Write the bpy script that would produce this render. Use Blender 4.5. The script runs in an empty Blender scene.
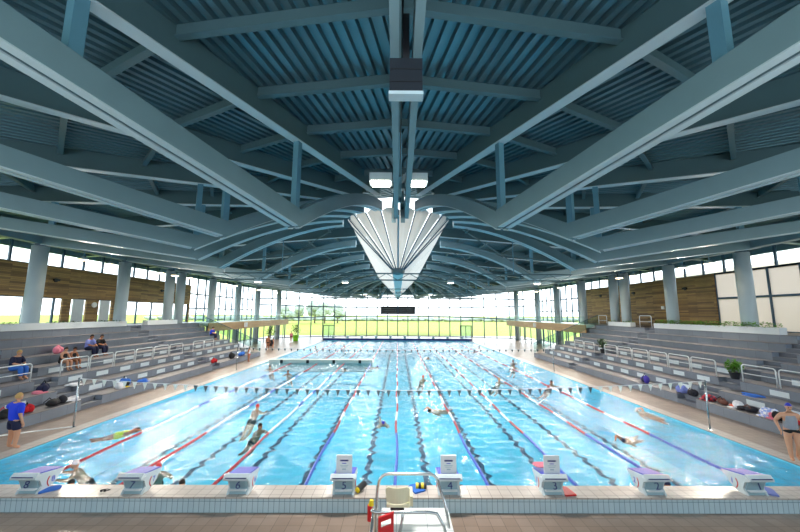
import bpy, bmesh, math, random
from mathutils import Vector, Matrix
random.seed(7)
C = bpy.context.scene.collection
sc = bpy.context.scene
PI = math.pi
R = math.radians

# ------------------------------------------------------------------ camera
F_PX = 350.0
cam_d = bpy.data.cameras.new('camera')
cam = bpy.data.objects.new('camera', cam_d); C.objects.link(cam)
cam_d.sensor_width = 36.0
cam_d.lens = 36.0 * F_PX / 800.0
cam_d.clip_end = 3000
cam.matrix_world = (Matrix.Translation((0, 0, 4.62)) @ Matrix.Rotation(-2 / 350, 4, 'Z')
                    @ Matrix.Rotation(R(90 + 7.8), 4, 'X') @ Matrix.Rotation(R(0.3), 4, 'Z'))
sc.camera = cam
CM = cam.matrix_world.copy()
sc.view_settings.view_transform = 'Standard'
sc.view_settings.look = 'None'
sc.view_settings.gamma = 1
sc.view_settings.exposure = 1.3
sc.cycles.transparent_max_bounces = 24
sc.cycles.max_bounces = 10
sc.cycles.diffuse_bounces = 5
sc.cycles.sample_clamp_indirect = 6

# ------------------------------------------------------------------ sky
w = bpy.data.worlds.new('sky'); sc.world = w; w.use_nodes = True
nt = w.node_tree; nt.nodes.clear()
tc = nt.nodes.new('ShaderNodeTexCoord'); sep = nt.nodes.new('ShaderNodeSeparateXYZ')
rmp = nt.nodes.new('ShaderNodeValToRGB'); bg = nt.nodes.new('ShaderNodeBackground'); out = nt.nodes.new('ShaderNodeOutputWorld')
nt.links.new(tc.outputs['Generated'], sep.inputs[0]); nt.links.new(sep.outputs['Z'], rmp.inputs[0])
rmp.color_ramp.elements[0].position = 0.0; rmp.color_ramp.elements[0].color = (1.0, 1.0, 1.0, 1)
rmp.color_ramp.elements[1].position = 0.7; rmp.color_ramp.elements[1].color = (0.82, 0.93, 1.0, 1)
nt.links.new(rmp.outputs[0], bg.inputs[0]); nt.links.new(bg.outputs[0], out.inputs[0])
bg.inputs[1].default_value = 1.8

# ------------------------------------------------------------------ sun (soft, over the right shoulder of the far facade)
sl = bpy.data.lights.new('sun', 'SUN'); so = bpy.data.objects.new('sun', sl); C.objects.link(so)
sl.energy = 1.3; sl.angle = R(3); sl.color = (1, .93, .82)
so.rotation_euler = Vector((-0.45, -1.0, -0.62)).to_track_quat('-Z', 'Y').to_euler()

# ================================================================== helpers
def lin(c):
    return tuple(((v / 255) / 12.92 if v / 255 <= .04045 else ((v / 255 + .055) / 1.055) ** 2.4) for v in c) + (1,)

def newmat(name):
    m = bpy.data.materials.new(name); m.use_nodes = True
    n = m.node_tree.nodes; n.clear()
    o = n.new('ShaderNodeOutputMaterial')
    return m, n, m.node_tree.links, o

def mat(name, rgb, rough=.5, metal=0.0, var=.06, scale=4.0, emis=None, es=1.0, bump=0.0, spec=.5):
    m, n, l, o = newmat(name)
    b = n.new('ShaderNodeBsdfPrincipled')
    b.inputs['Roughness'].default_value = rough; b.inputs['Metallic'].default_value = metal
    b.inputs['Specular IOR Level'].default_value = spec
    c = lin(rgb)
    t = n.new('ShaderNodeTexCoord'); nz = n.new('ShaderNodeTexNoise'); nz.inputs['Scale'].default_value = scale
    nz.inputs['Detail'].default_value = 3
    l.new(t.outputs['Object'], nz.inputs['Vector'])
    mx = n.new('ShaderNodeMix'); mx.data_type = 'RGBA'
    mx.inputs[6].default_value = tuple(v * (1 - var) for v in c[:3]) + (1,)
    mx.inputs[7].default_value = tuple(min(1, v * (1 + var)) for v in c[:3]) + (1,)
    l.new(nz.outputs['Fac'], mx.inputs[0]); l.new(mx.outputs[2], b.inputs['Base Color'])
    if bump:
        bp = n.new('ShaderNodeBump'); bp.inputs['Strength'].default_value = bump
        l.new(nz.outputs['Fac'], bp.inputs['Height']); l.new(bp.outputs[0], b.inputs['Normal'])
    if emis:
        b.inputs['Emission Color'].default_value = lin(emis); b.inputs['Emission Strength'].default_value = es
    l.new(b.outputs[0], o.inputs[0])
    return m

def brickmat(name, c1, c2, mortar, bw, bh, ms, plane='xy', rough=.35, offset=0.0, noise=.1, spec=.5, bias=0.0):
    m, n, l, o = newmat(name)
    b = n.new('ShaderNodeBsdfPrincipled'); b.inputs['Roughness'].default_value = rough
    b.inputs['Specular IOR Level'].default_value = spec
    t = n.new('ShaderNodeTexCoord'); s = n.new('ShaderNodeSeparateXYZ'); c = n.new('ShaderNodeCombineXYZ')
    l.new(t.outputs['Object'], s.inputs[0])
    l.new(s.outputs[plane[0].upper()], c.inputs[0]); l.new(s.outputs[plane[1].upper()], c.inputs[1])
    k = n.new('ShaderNodeTexBrick'); l.new(c.outputs[0], k.inputs['Vector'])
    k.inputs['Scale'].default_value = 1; k.inputs['Brick Width'].default_value = bw; k.inputs['Row Height'].default_value = bh
    k.inputs['Mortar Size'].default_value = ms; k.inputs['Color1'].default_value = lin(c1); k.inputs['Color2'].default_value = lin(c2)
    k.inputs['Mortar'].default_value = lin(mortar); k.offset = offset; k.inputs['Bias'].default_value = bias
    nz = n.new('ShaderNodeTexNoise'); nz.inputs['Scale'].default_value = 1.3; nz.inputs['Detail'].default_value = 5
    l.new(t.outputs['Object'], nz.inputs['Vector'])
    mp = n.new('ShaderNodeMapRange'); mp.inputs['To Min'].default_value = 1 - noise * 2; mp.inputs['To Max'].default_value = 1 + noise * 2
    l.new(nz.outputs['Fac'], mp.inputs[0])
    mx = n.new('ShaderNodeVectorMath'); mx.operation = 'SCALE'
    l.new(k.outputs['Color'], mx.inputs[0]); l.new(mp.outputs[0], mx.inputs['Scale'])
    l.new(mx.outputs[0], b.inputs['Base Color'])
    l.new(b.outputs[0], o.inputs[0])
    return m

def schlick(n, l, f0, normal=None):
    lw = n.new('ShaderNodeLayerWeight'); lw.inputs['Blend'].default_value = .5
    if normal: l.new(normal, lw.inputs['Normal'])
    p = n.new('ShaderNodeMath'); p.operation = 'POWER'; p.inputs[1].default_value = 5; l.new(lw.outputs['Facing'], p.inputs[0])
    q = n.new('ShaderNodeMath'); q.operation = 'MULTIPLY_ADD'; q.inputs[1].default_value = 1 - f0; q.inputs[2].default_value = f0
    l.new(p.outputs[0], q.inputs[0]); return q.outputs[0]

def glassmat(name, tint=(235, 245, 250), refl=.08, rough=.0):
    m, n, l, o = newmat(name)
    a = n.new('ShaderNodeBsdfTransparent'); a.inputs[0].default_value = lin(tint)
    g = n.new('ShaderNodeBsdfGlossy'); g.inputs['Roughness'].default_value = rough
    x = n.new('ShaderNodeMixShader')
    l.new(schlick(n, l, .04), x.inputs[0]); l.new(a.outputs[0], x.inputs[1]); l.new(g.outputs[0], x.inputs[2])
    l.new(x.outputs[0], o.inputs[0])
    return m

def translucent(name, rgb, mixf=.5):
    m, n, l, o = newmat(name)
    d = n.new('ShaderNodeBsdfDiffuse'); d.inputs[0].default_value = lin(rgb)
    t = n.new('ShaderNodeBsdfTranslucent'); t.inputs[0].default_value = lin(rgb)
    x = n.new('ShaderNodeMixShader'); x.inputs[0].default_value = mixf
    l.new(d.outputs[0], x.inputs[1]); l.new(t.outputs[0], x.inputs[2]); l.new(x.outputs[0], o.inputs[0])
    return m

M = {}
M['beam'] = mat('painted_steel_beam', (106, 134, 144), .45, 0, .08, 2.0)
M['bounce_lit_flange'] = mat('flange_painted_bounce', (176, 194, 202), .45, 0, .04, 2.0)  # paler than the beam paint: bounce light from the pool put into the colour
M['rafter'] = mat('painted_steel_rafter', (72, 100, 108), .45, 0, .06, 2.0)
M['post'] = mat('painted_post', (90, 138, 160), .4, 0, .05, 3.0)
M['deck_metal'] = mat('corrugated_steel', (88, 122, 134), .33, .5, .08, 1.2)
M['column'] = mat('column_paint', (170, 186, 194), .4, 0, .04, 2.0)
M['mullion'] = mat('mullion_paint', (44, 78, 104), .4, 0, .05)
M['glass'] = glassmat('window_glass')
M['balglass'] = glassmat('balustrade_glass', (228, 240, 236))
M['frost'] = translucent('frosted_blind', (206, 196, 190), .45)
M['funnel'] = translucent('funnel_sheet', (206, 200, 194), .5)
M['skyglass'] = glassmat('skylight_glass', (245, 250, 252))
M['wood'] = brickmat('wood_boards', (172, 136, 78), (104, 76, 42), (60, 42, 24), 2.6, .115, .006, 'yz', .5, .37, .14)
M['woodx'] = brickmat('wood_boards_across', (196, 158, 110), (176, 136, 88), (120, 84, 50), 3.0, .3, .006, 'yz', .45, .37, .08)
M['deck'] = brickmat('pool_deck_tiles', (156, 136, 122), (144, 124, 110), (106, 92, 82), .3, .3, .006, 'xy', .3, 0, .12)
M['coping'] = brickmat('coping_tiles', (194, 184, 176), (186, 176, 168), (126, 114, 106), .25, .25, .006, 'xy', .3, 0, .05)
M['walltile'] = brickmat('start_wall_tiles', (200, 220, 228), (192, 214, 224), (120, 150, 165), .125, .25, .006, 'xz', .25, 0, .06)
M['basin'] = brickmat('basin_tiles', (98, 198, 224), (90, 192, 220), (80, 176, 206), .25, .25, .008, 'xy', .4, 0, .06)
M['basinwall'] = mat('basin_wall', (110, 205, 230), .4)
M['line'] = mat('lane_line_tiles', (14, 44, 84), .5)
M['tier'] = brickmat('tier_concrete', (122, 130, 142), (112, 120, 133), (96, 103, 116), 1.2, .44, .008, 'yz', .55, 0, .08)
M['tread'] = mat('tread_concrete', (98, 94, 98), .5, 0, .08, 2.0)
M['stair'] = mat('aisle_concrete', (96, 102, 114), .6, 0, .08, 2.0)
M['panel'] = mat('vent_panel', (212, 222, 228), .4)
M['white'] = mat('white_plastic', (232, 236, 238), .35, 0, .02)
M['offwhite'] = mat('offwhite_paint', (214, 220, 224), .45, 0, .03)
M['steel'] = mat('stainless_steel', (200, 204, 206), .18, .9, .03)
M['whitetube'] = mat('white_tube', (224, 228, 230), .35, .2, .02)
M['cream'] = mat('cream_plastic', (222, 216, 184), .4)
M['blockgrey'] = mat('block_body', (205, 216, 220), .35)
M['blockpanel'] = mat('block_rear_panel', (150, 180, 192), .35)
M['blue'] = mat('blue_plastic', (38, 52, 190), .4)
M['navy'] = mat('navy_ink', (20, 34, 110), .5)
M['red'] = mat('red_plastic', (214, 30, 38), .4)
M['orange'] = mat('orange_plastic', (236, 88, 40), .5)
M['yellow'] = mat('yellow_plastic', (238, 210, 40), .4)
M['lime'] = mat('lime_fabric', (196, 226, 40), .7)
M['black'] = mat('black_plastic', (22, 24, 30), .5)
M['darkfabric'] = mat('dark_fabric', (34, 34, 44), .9)
M['ropewhite'] = mat('rope_white', (225, 232, 238), .4)
M['ropered'] = mat('rope_red', (170, 16, 38), .4)
M['ropeblue'] = mat('rope_blue', (40, 84, 190), .4)
M['pennant'] = mat('pennant_grey', (84, 98, 102), .7)
M['pennantw'] = mat('pennant_white', (232, 234, 226), .7)
M['leaf'] = mat('leaf_green', (92, 150, 36), .6, 0, .3, 6)
M['leafdark'] = mat('leaf_dark', (40, 78, 28), .6, 0, .3, 6)
M['potblack'] = mat('pot_black', (28, 30, 36), .4)
M['potgreen'] = mat('pot_green', (120, 200, 30), .4)
M['soil'] = mat('soil', (60, 44, 32), .9)
M['bulk'] = mat('bulkhead_shell', (176, 190, 186), .4)
M['score'] = mat('scoreboard_face', (44, 60, 78), .4)
M['grass'] = mat('field_grass', (136, 148, 34), .9, 0, .2, .05)
M['treecol'] = mat('tree_leaves', (160, 170, 160), .9, 0, .12, .3)
M['bark'] = mat('tree_bark', (90, 74, 58), .9)
M['asphalt'] = mat('forecourt', (190, 188, 180), .8)
M['lamp'] = mat('lamp_disc', (255, 235, 200), .4, emis=(255, 222, 170), es=9)
M['flood'] = mat('flood_lens', (255, 245, 225), .4, emis=(255, 240, 214), es=7)
M['lampbody'] = mat('lamp_body', (176, 196, 206), .4)
M['speaker'] = mat('speaker_cabinet', (14, 24, 36), .5)
M['skin'] = mat('skin_tan', (206, 150, 118), .55)
M['skin2'] = mat('skin_deep', (168, 110, 78), .55)
M['hairb'] = mat('hair_dark', (40, 28, 22), .8)
M['hairl'] = mat('hair_blond', (196, 158, 98), .8)
M['shirt'] = mat('royal_blue_cloth', (24, 60, 214), .8)
M['navycloth'] = mat('navy_cloth', (20, 26, 62), .8)
M['lilac'] = mat('lilac_cloth', (128, 140, 210), .8)
M['blackcloth'] = mat('black_cloth', (18, 18, 22), .8)
M['greycloth'] = mat('grey_striped_cloth', (150, 152, 160), .8, 0, .2, 30)
M['pink'] = mat('pink_cloth', (226, 130, 150), .9)
M['purple'] = mat('purple_cloth', (70, 58, 160), .9)
M['whitecloth'] = mat('white_cloth', (232, 230, 234), .9)
M['bluecloth'] = mat('blue_towel', (52, 110, 200), .9)
M['brown'] = mat('brown_cloth', (110, 70, 60), .9)
M['redcloth'] = mat('red_cloth', (200, 30, 40), .9)
M['far_building'] = mat('pale_building', (226, 214, 194), .8)

def checkmat(name, c1, c2, s):
    m, n, l, o = newmat(name)
    b = n.new('ShaderNodeBsdfPrincipled'); b.inputs['Roughness'].default_value = .9
    k = n.new('ShaderNodeTexChecker'); k.inputs[3].default_value = s
    k.inputs[1].default_value = lin(c1); k.inputs[2].default_value = lin(c2)
    t = n.new('ShaderNodeTexCoord'); l.new(t.outputs['Object'], k.inputs[0]); l.new(k.outputs[0], b.inputs[0]); l.new(b.outputs[0], o.inputs[0])
    return m
M['plaid'] = checkmat('plaid_towel', (150, 170, 230), (238, 236, 240), 9)
M['redplaid'] = checkmat('red_plaid_towel', (190, 50, 60), (80, 50, 70), 8)

def watermat():
    m, n, l, o = newmat('pool_water')
    t = n.new('ShaderNodeTexCoord')
    n1 = n.new('ShaderNodeTexNoise'); n1.inputs['Scale'].default_value = 5; n1.inputs['Detail'].default_value = 3; n1.inputs['Distortion'].default_value = 1.2
    n2 = n.new('ShaderNodeTexNoise'); n2.inputs['Scale'].default_value = .45; n2.inputs['Detail'].default_value = 2
    mp = n.new('ShaderNodeMapping'); mp.inputs['Scale'].default_value = (1, 1.5, 1)
    l.new(t.outputs['Object'], mp.inputs[0]); l.new(mp.outputs[0], n1.inputs['Vector']); l.new(mp.outputs[0], n2.inputs['Vector'])
    ad = n.new('ShaderNodeMath'); ad.operation = 'MULTIPLY_ADD'; ad.inputs[1].default_value = 0
    l.new(n2.outputs['Fac'], ad.inputs[0]); l.new(n1.outputs['Fac'], ad.inputs[2])
    bp = n.new('ShaderNodeBump'); bp.inputs['Strength'].default_value = .6; bp.inputs['Distance'].default_value = .03
    l.new(ad.outputs[0], bp.inputs['Height'])
    a = n.new('ShaderNodeBsdfTransparent'); a.inputs[0].default_value = (0.62, .9, .97, 1)
    g = n.new('ShaderNodeBsdfGlossy'); g.inputs['Roughness'].default_value = .05
    x = n.new('ShaderNodeMixShader')
    l.new(bp.outputs[0], g.inputs['Normal'])
    l.new(schlick(n, l, .025, bp.outputs[0]), x.inputs[0]); l.new(a.outputs[0], x.inputs[1]); l.new(g.outputs[0], x.inputs[2])
    l.new(x.outputs[0], o.inputs[0])
    return m
M['water'] = watermat()

class MB:
    def __init__(s): s.v = []; s.f = []
    def add(s, vs, fs):
        k = len(s.v); s.v += [tuple(v) for v in vs]; s.f += [tuple(i + k for i in f) for f in fs]; return s
    def box(s, x0, x1, y0, y1, z0, z1):
        return s.add([(x0,y0,z0),(x1,y0,z0),(x1,y1,z0),(x0,y1,z0),(x0,y0,z1),(x1,y0,z1),(x1,y1,z1),(x0,y1,z1)],
              [(0,3,2,1),(4,5,6,7),(0,1,5,4),(1,2,6,5),(2,3,7,6),(3,0,4,7)])
    def bar(s, a, b, w, h, up=(0, 0, 1)):
        a = Vector(a); b = Vector(b); d = (b - a).normalized(); up = Vector(up)
        if abs(d.dot(up)) > .99: up = Vector((0, 1, 0))
        sd = d.cross(up).normalized() * w / 2; u = sd.cross(d).normalized() * h / 2
        vs = [p + i * sd + j * u for p in (a, b) for i, j in ((-1, -1), (1, -1), (1, 1), (-1, 1))]
        return s.add(vs, [(0,1,2,3),(7,6,5,4),(0,4,5,1),(1,5,6,2),(2,6,7,3),(3,7,4,0)])
    def tube(s, pts, r, n=8, cap=True):
        pts = [Vector(p) for p in pts]; k = len(s.v); rs = r if isinstance(r, (list, tuple)) else [r] * len(pts)
        prev = None
        for i, p in enumerate(pts):
            d = (pts[min(i + 1, len(pts) - 1)] - pts[max(i - 1, 0)]).normalized()
            if prev is None:
                u = d.orthogonal().normalized()
            else:
                u = (prev - d * prev.dot(d))
                u = u.normalized() if u.length > 1e-6 else d.orthogonal().normalized()
            prev = u; v = d.cross(u)
            for j in range(n):
                a = 2 * PI * j / n
                s.v.append(tuple(p + (u * math.cos(a) + v * math.sin(a)) * rs[i]))
        for i in range(len(pts) - 1):
            for j in range(n):
                a = k + i * n + j; b = k + i * n + (j + 1) % n
                s.f.append((a, b, b + n, a + n))
        if cap:
            s.f.append(tuple(k + j for j in reversed(range(n)))); e = k + (len(pts) - 1) * n
            s.f.append(tuple(e + j for j in range(n)))
        return s
    def lathe(s, prof, c=(0, 0, 0), n=20):
        k = len(s.v)
        for r, z in prof:
            for j in range(n):
                a = 2 * PI * j / n; s.v.append((c[0] + r * math.cos(a), c[1] + r * math.sin(a), c[2] + z))
        for i in range(len(prof) - 1):
            for j in range(n):
                a = k + i * n + j; b = k + i * n + (j + 1) % n
                s.f.append((a, b, b + n, a + n))
        s.f.append(tuple(k + j for j in reversed(range(n)))); e = k + (len(prof) - 1) * n
        s.f.append(tuple(e + j for j in range(n)))
        return s
    def prism(s, poly, axis, lo, hi):
        n = len(poly); vs = []
        for t in (lo, hi):
            for a, b in poly:
                vs.append((t, a, b) if axis == 'x' else (a, t, b) if axis == 'y' else (a, b, t))
        return s.add(vs, [tuple(range(n)), tuple(range(2 * n - 1, n - 1, -1))] + [(i, i + n, (i + 1) % n + n, (i + 1) % n) for i in range(n)])
    def ball(s, c, r, seg=10, ring=7, jit=0.0):
        rx, ry, rz = r if isinstance(r, (tuple, list)) else (r, r, r); k = len(s.v)
        for i in range(ring + 1):
            t = PI * i / ring
            for j in range(seg):
                a = 2 * PI * j / seg; q = 1 + random.uniform(-jit, jit)
                s.v.append((c[0] + rx * q * math.sin(t) * math.cos(a), c[1] + ry * q * math.sin(t) * math.sin(a), c[2] + rz * q * math.cos(t)))
        for i in range(ring):
            for j in range(seg):
                a = k + i * seg + j; b = k + i * seg + (j + 1) % seg
                s.f.append((a, a + seg, b + seg, b))
        return s

def setp(o, label=None, cat=None, group=None, kind=None):
    if label: o['label'] = label
    if cat: o['category'] = cat
    if group: o['group'] = group
    if kind: o['kind'] = kind
    return o

def meshof(name, mb, m, smooth=False):
    me = bpy.data.meshes.new(name)
    me.from_pydata(mb.v, [], mb.f); me.validate()
    bm = bmesh.new(); bm.from_mesh(me); bmesh.ops.recalc_face_normals(bm, faces=bm.faces); bm.to_mesh(me); bm.free()
    if smooth is True:
        for p in me.polygons: p.use_smooth = True
    me.materials.append(m)
    return me

def obj(name, mb, m, parent=None, smooth=False, label=None):
    me = meshof(name, mb, m, smooth)
    if parent is None:
        xs = [v.co for v in me.vertices]
        b = Vector(((min(v.x for v in xs) + max(v.x for v in xs)) / 2, (min(v.y for v in xs) + max(v.y for v in xs)) / 2, min(v.z for v in xs)))
        for v in me.vertices: v.co -= b
        o = bpy.data.objects.new(name, me); o.location = b
    else:
        o = bpy.data.objects.new(name, me); o.parent = parent
        if parent.type == 'EMPTY': o.matrix_parent_inverse = Matrix.Translation(-parent.location)
    C.objects.link(o)
    if label: o['label'] = label
    return o

def wobj(name, mb, m, kind=None, parent=None):
    """world-origin mesh (object coordinates equal world coordinates)"""
    o = bpy.data.objects.new(name, meshof(name, mb, m)); C.objects.link(o)
    if parent: o.parent = parent
    if kind: o['kind'] = kind
    return o

def empty(name, loc, label, cat, group=None):
    o = bpy.data.objects.new(name, None); o.location = loc; o.empty_display_size = .3; C.objects.link(o)
    return setp(o, label, cat, group)

def copy_tree(o, parent=None):
    c = o.copy(); C.objects.link(c)
    if parent: c.parent = parent
    for ch in list(o.children): copy_tree(ch, c)
    return c

ORD = ['first', 'second', 'third', 'fourth', 'fifth', 'sixth', 'seventh', 'eighth', 'ninth', 'tenth', 'eleventh', 'twelfth', 'thirteenth',
       'fourteenth', 'fifteenth', 'sixteenth', 'seventeenth', 'eighteenth', 'nineteenth', 'twentieth']

def ray(px, py):
    d = CM.to_3x3() @ Vector(((px - 400) / F_PX, -(py - 266) / F_PX, -1.0))
    return d
def atz(px, py, z):
    d = ray(px, py); o = CM.translation; t = (z - o.z) / d.z
    return o + d * t
def atx(px, py, x):
    d = ray(px, py); o = CM.translation; t = (x - o.x) / d.x
    return o + d * t
def aty(px, py, y):
    d = ray(px, py); o = CM.translation; t = (y - o.y) / d.y
    return o + d * t

# ================================================================== site numbers
YC1, YC2, RO = 22.3, 57.8, 23.0          # centres of the two fan ends, column radius
BAY = 7.1
PX, PY0, PY1 = 12.5, 9.45, 62.2          # pool
TOPZ = .35
FX = [15.05, 16.25, 17.4, 18.5, 19.6, 20.5, 21.3, 22.0]   # tier fronts
RH = .44
WALLX = 26.0
MEZ = RH * 8
STAND_Y0, STAND_Y1 = 4.0, 39.3

# ================================================================== ground, floor, basin
g = MB().box(-600, -26.3, -60, 900, -.3, -.02); g.box(26.3, 600, -60, 900, -.3, -.02); g.box(-26.3, 26.3, 76, 900, -.3, -.02)
wobj('meadow', g, M['grass'], 'stuff')['label'] = 'yellow green grass field outside beyond the glass walls'
g = MB()
g.box(-26.2, -PX - .1, -4, 76, -.25, 0); g.box(PX + .1, 26.2, -4, 76, -.25, 0)
g.box(-PX, PX, -4, PY0 - .3, -.25, 0); g.box(-PX, PX, PY1 + .3, 76, -.25, 0)
wobj('floor', g, M['deck'], 'structure')
g = MB()
for s in (-1, 1):
    g.box(min(s * PX, s * (PX + .55)), max(s * PX, s * (PX + .55)), PY0, PY1, 0, .02)
wobj('trim_1', g, M['coping'], 'structure')
g = MB().box(-PX, PX, PY0, PY1, -2.3, -2.1)
wobj('pool_floor', g, M['basin'], 'structure')
for nm, bx in (('left', (-PX - .1, -PX, PY0, PY1)), ('right', (PX, PX + .1, PY0, PY1)), ('near_end', (-PX, PX, PY0 - .1, PY0)), ('far_end', (-PX, PX, PY1, PY1 + .1))):
    wobj('wall_pool_' + nm, MB().box(*bx, -2.2, 0), M['basinwall'], 'structure')
# painted lines on the pool bottom, one per lane (wavering tile edges as seen through moving water)
for k in range(10):
    x = -11.25 + 2.5 * k
    g = MB(); n = 160; k0 = len(g.v)
    for i in range(n + 1):
        y = PY0 + 2 + (PY1 - PY0 - 4) * i / n
        o = .10 * math.sin(i * 1.9 + k) + .07 * math.sin(i * 3.7 + 2 * k)
        g.v += [(x - .12 + o, y, -2.09), (x + .12 + o, y, -2.09)]
    g.f += [(2 * i, 2 * i + 1, 2 * i + 3, 2 * i + 2) for i in range(n)]
    wobj('trim_%d' % (k + 10), g, M['line'], 'structure')
from mathutils import noise as mn
g = MB(); nx, ny = 250, 527
for j in range(ny + 1):
    y = PY0 + (PY1 - PY0) * j / ny
    for i in range(nx + 1):
        x = -PX + 2 * PX * i / nx
        wx = mn.noise(Vector((x * .5, y * .5, 4))) * .8
        z = (.03 * mn.noise(Vector((x * 1.0 + wx, y * 1.25, 0))) + .042 * mn.noise(Vector((x * 2.5, y * 2.9 + wx, 2)))
             + .024 * (1 - 2 * abs(mn.noise(Vector((x * 3.6 + wx, y * 4.6, 7))))))
        g.v.append((x, y, -.07 + z))
g.f = [(j * (nx + 1) + i, j * (nx + 1) + i + 1, (j + 1) * (nx + 1) + i + 1, (j + 1) * (nx + 1) + i) for j in range(ny) for i in range(nx)]
o = wobj('pool_water', g, M['water'], 'stuff')
if o.data.polygons[0].normal.z < 0: o.data.flip_normals()
for pl in o.data.polygons: pl.use_smooth = True
setp(o, 'clear rippled cyan water filling the long swimming pool', 'water')

# start wall (near) and far end wall
g = MB().box(-15, 15, 8.9, PY0, 0, TOPZ - .03)
wobj('wall_near', g, M['walltile'], 'structure')
g = MB().box(-15, 15, 8.87, PY0 + .02, TOPZ - .03, TOPZ)
wobj('trim_2', g, M['coping'], 'structure')
g = MB().box(-13, 13, PY1, PY1 + .6, 0, TOPZ)
wobj('wall_far_end', g, M['navy'], 'structure')
g = MB().box(-13, 13, PY1 - .02, PY1 + .62, TOPZ, TOPZ + .03)
wobj('trim_3', g, M['coping'], 'structure')

# ================================================================== roof
Z0, SL = 11.5, .084                       # rafter underside at the centre, fall per metre
RD = .75                                  # rafter depth
def zr(r): return Z0 - SL * r
def arch(r): return 10.35 - 2.85 * (max(0, r - 3.0) / 8.3) ** 1.8

def ribbon(mb, pts, c, d, off, t):
    """pts: (r, zb, zt) along direction d from centre c; plank of thickness t at lateral offset off"""
    d = Vector(d); s = Vector((-d.y, d.x, 0)); k = len(mb.v)
    for r, zb, zt in pts:
        for q, z in ((off - t / 2, zb), (off + t / 2, zb), (off + t / 2, zt), (off - t / 2, zt)):
            p = Vector((c[0], c[1], 0)) + d * r + s * q
            mb.v.append((p.x, p.y, z))
    n = len(pts)
    for i in range(n - 1):
        a = k + 4 * i
        for j in range(4):
            b = a + (j + 1) % 4
            mb.f.append((a + j, b, b + 4, a + j + 4))
    mb.f.append((k + 3, k + 2, k + 1, k)); e = k + 4 * (n - 1); mb.f.append((e, e + 1, e + 2, e + 3))

def truss(c, ang, label, rin=3.6, group='roof trusses'):
    d = (math.sin(ang), math.cos(ang), 0)
    base = (c[0] + d[0] * RO, c[1] + d[1] * RO, 9.0)
    t = empty('roof_truss', base, label, 'roof truss', group)
    b = MB()
    for q in (-.15, .15):
        ribbon(b, [(11.35, 7.5, 8.1), (15, 7.5 + 1.45 * .31, 8.06 + 1.45 * .31), (RO + .5, 8.98, 9.5)], c, d, q, .16)
    ribbon(b, [(11.6, 7.62, 8.0), (RO + .4, 9.08, 9.42)], c, d, 0, .12)
    tb = obj('tie_beam', b, M['beam'], t)
    b = MB()
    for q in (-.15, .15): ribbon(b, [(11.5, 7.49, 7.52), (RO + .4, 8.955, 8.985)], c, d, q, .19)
    obj('bounce_lit_flange', b, M['bounce_lit_flange'], tb)
    b = MB(); rr = [rin + (11.35 - rin) * i / 14 for i in range(15)]
    for q in (-.15, .15):
        ribbon(b, [(r, arch(r), arch(r) + .5 + .1 * (r - rin) / 8) for r in rr], c, d, q, .16)
    ribbon(b, [(r, arch(r) + .12, arch(r) + .4) for r in rr], c, d, 0, .12)
    ab = obj('arched_beam', b, M['beam'], t)
    b = MB()
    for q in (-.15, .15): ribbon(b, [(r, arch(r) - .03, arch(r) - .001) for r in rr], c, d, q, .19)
    obj('bounce_lit_flange', b, M['bounce_lit_flange'], ab)
    b = MB()
    ribbon(b, [(rin, zr(rin), zr(rin) + RD), (WALLX + .6, zr(WALLX + .6), zr(WALLX + .6) + RD)], c, d, 0, .14)
    rf = obj('rafter', b, M['rafter'], t)
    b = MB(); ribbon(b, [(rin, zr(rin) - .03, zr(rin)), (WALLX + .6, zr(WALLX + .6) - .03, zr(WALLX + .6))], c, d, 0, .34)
    obj('bounce_lit_flange', b, M['bounce_lit_flange'], rf)
    for r, lo in ((11.35, 7.95), (17.8, 8.85)):
        b = MB(); ribbon(b, [(r - .11, lo, zr(r)), (r + .11, lo, zr(r))], c, d, 0, .2)
        obj('post', b, M['post'], t)
    return t

names_near = {18: 'first', 36: 'second', 54: 'third', 72: 'fourth'}
for a in (18, 36, 54, 72):
    for s, sn in ((1, 'right'), (-1, 'left')):
        truss((0, YC1), R(180 - s * a), 'near fan roof truss on the %s, %s out from the central spine' % (sn, names_near[a]))
        truss((0, YC2), R(s * a), 'far fan roof truss on the %s, %s out from the far centre line' % (sn, names_near[a]))
for k in range(6):
    for s, sn in ((1, 'right'), (-1, 'left')):
        truss((0, YC1 + BAY * k), R(s * 90), '%s half roof truss across the hall, %s from the near light funnel' % (sn, ORD[k]))
truss((0, YC2), 0, 'far fan roof truss on the centre line above the far windows')
# the spine: twin beam straight overhead
sp = empty('spine_beam', (0, YC1 - RO, 9), 'twin central spine beam overhead with a service gap between its two flanges', 'roof beam')
b = MB()
for q in (-.17, .17): ribbon(b, [(11.2, 7.7, 8.3), (RO, 9.0, 9.55)], (.1, YC1), (0, -1, 0), q, .13)
obj('tie_beam', b, M['beam'], sp)
b = MB(); rr = [3.3 + 7.9 * i / 14 for i in range(15)]
for q in (-.15, .15): ribbon(b, [(r + .3 * (11.2 - r) / 8, arch(r) , arch(r) + .5) for r in rr], (0, YC1), (0, -1, 0), q, .14)
obj('arched_beam', b, M['beam'], sp)
b = MB(); ribbon(b, [(3.3, zr(3.3), zr(3.3) + RD), (RO, zr(RO), zr(RO) + RD)], (0, YC1), (0, -1, 0), 0, .14)
obj('rafter', b, M['rafter'], sp)
b = MB(); b.box(-.1, .1, YC1 - 11.5, YC1 - 11.3, 8.2, zr(11.4)); obj('post', b, M['post'], sp)
b = MB()
b.box(-.09, -.03, YC1 - 22, YC1 - 11.3, 9.0, 9.03); b.box(.03, .06, YC1 - 22, YC1 - 11.3, 9.0, 9.05)
obj('cable_tray', b, M['black'], sp)

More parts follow.
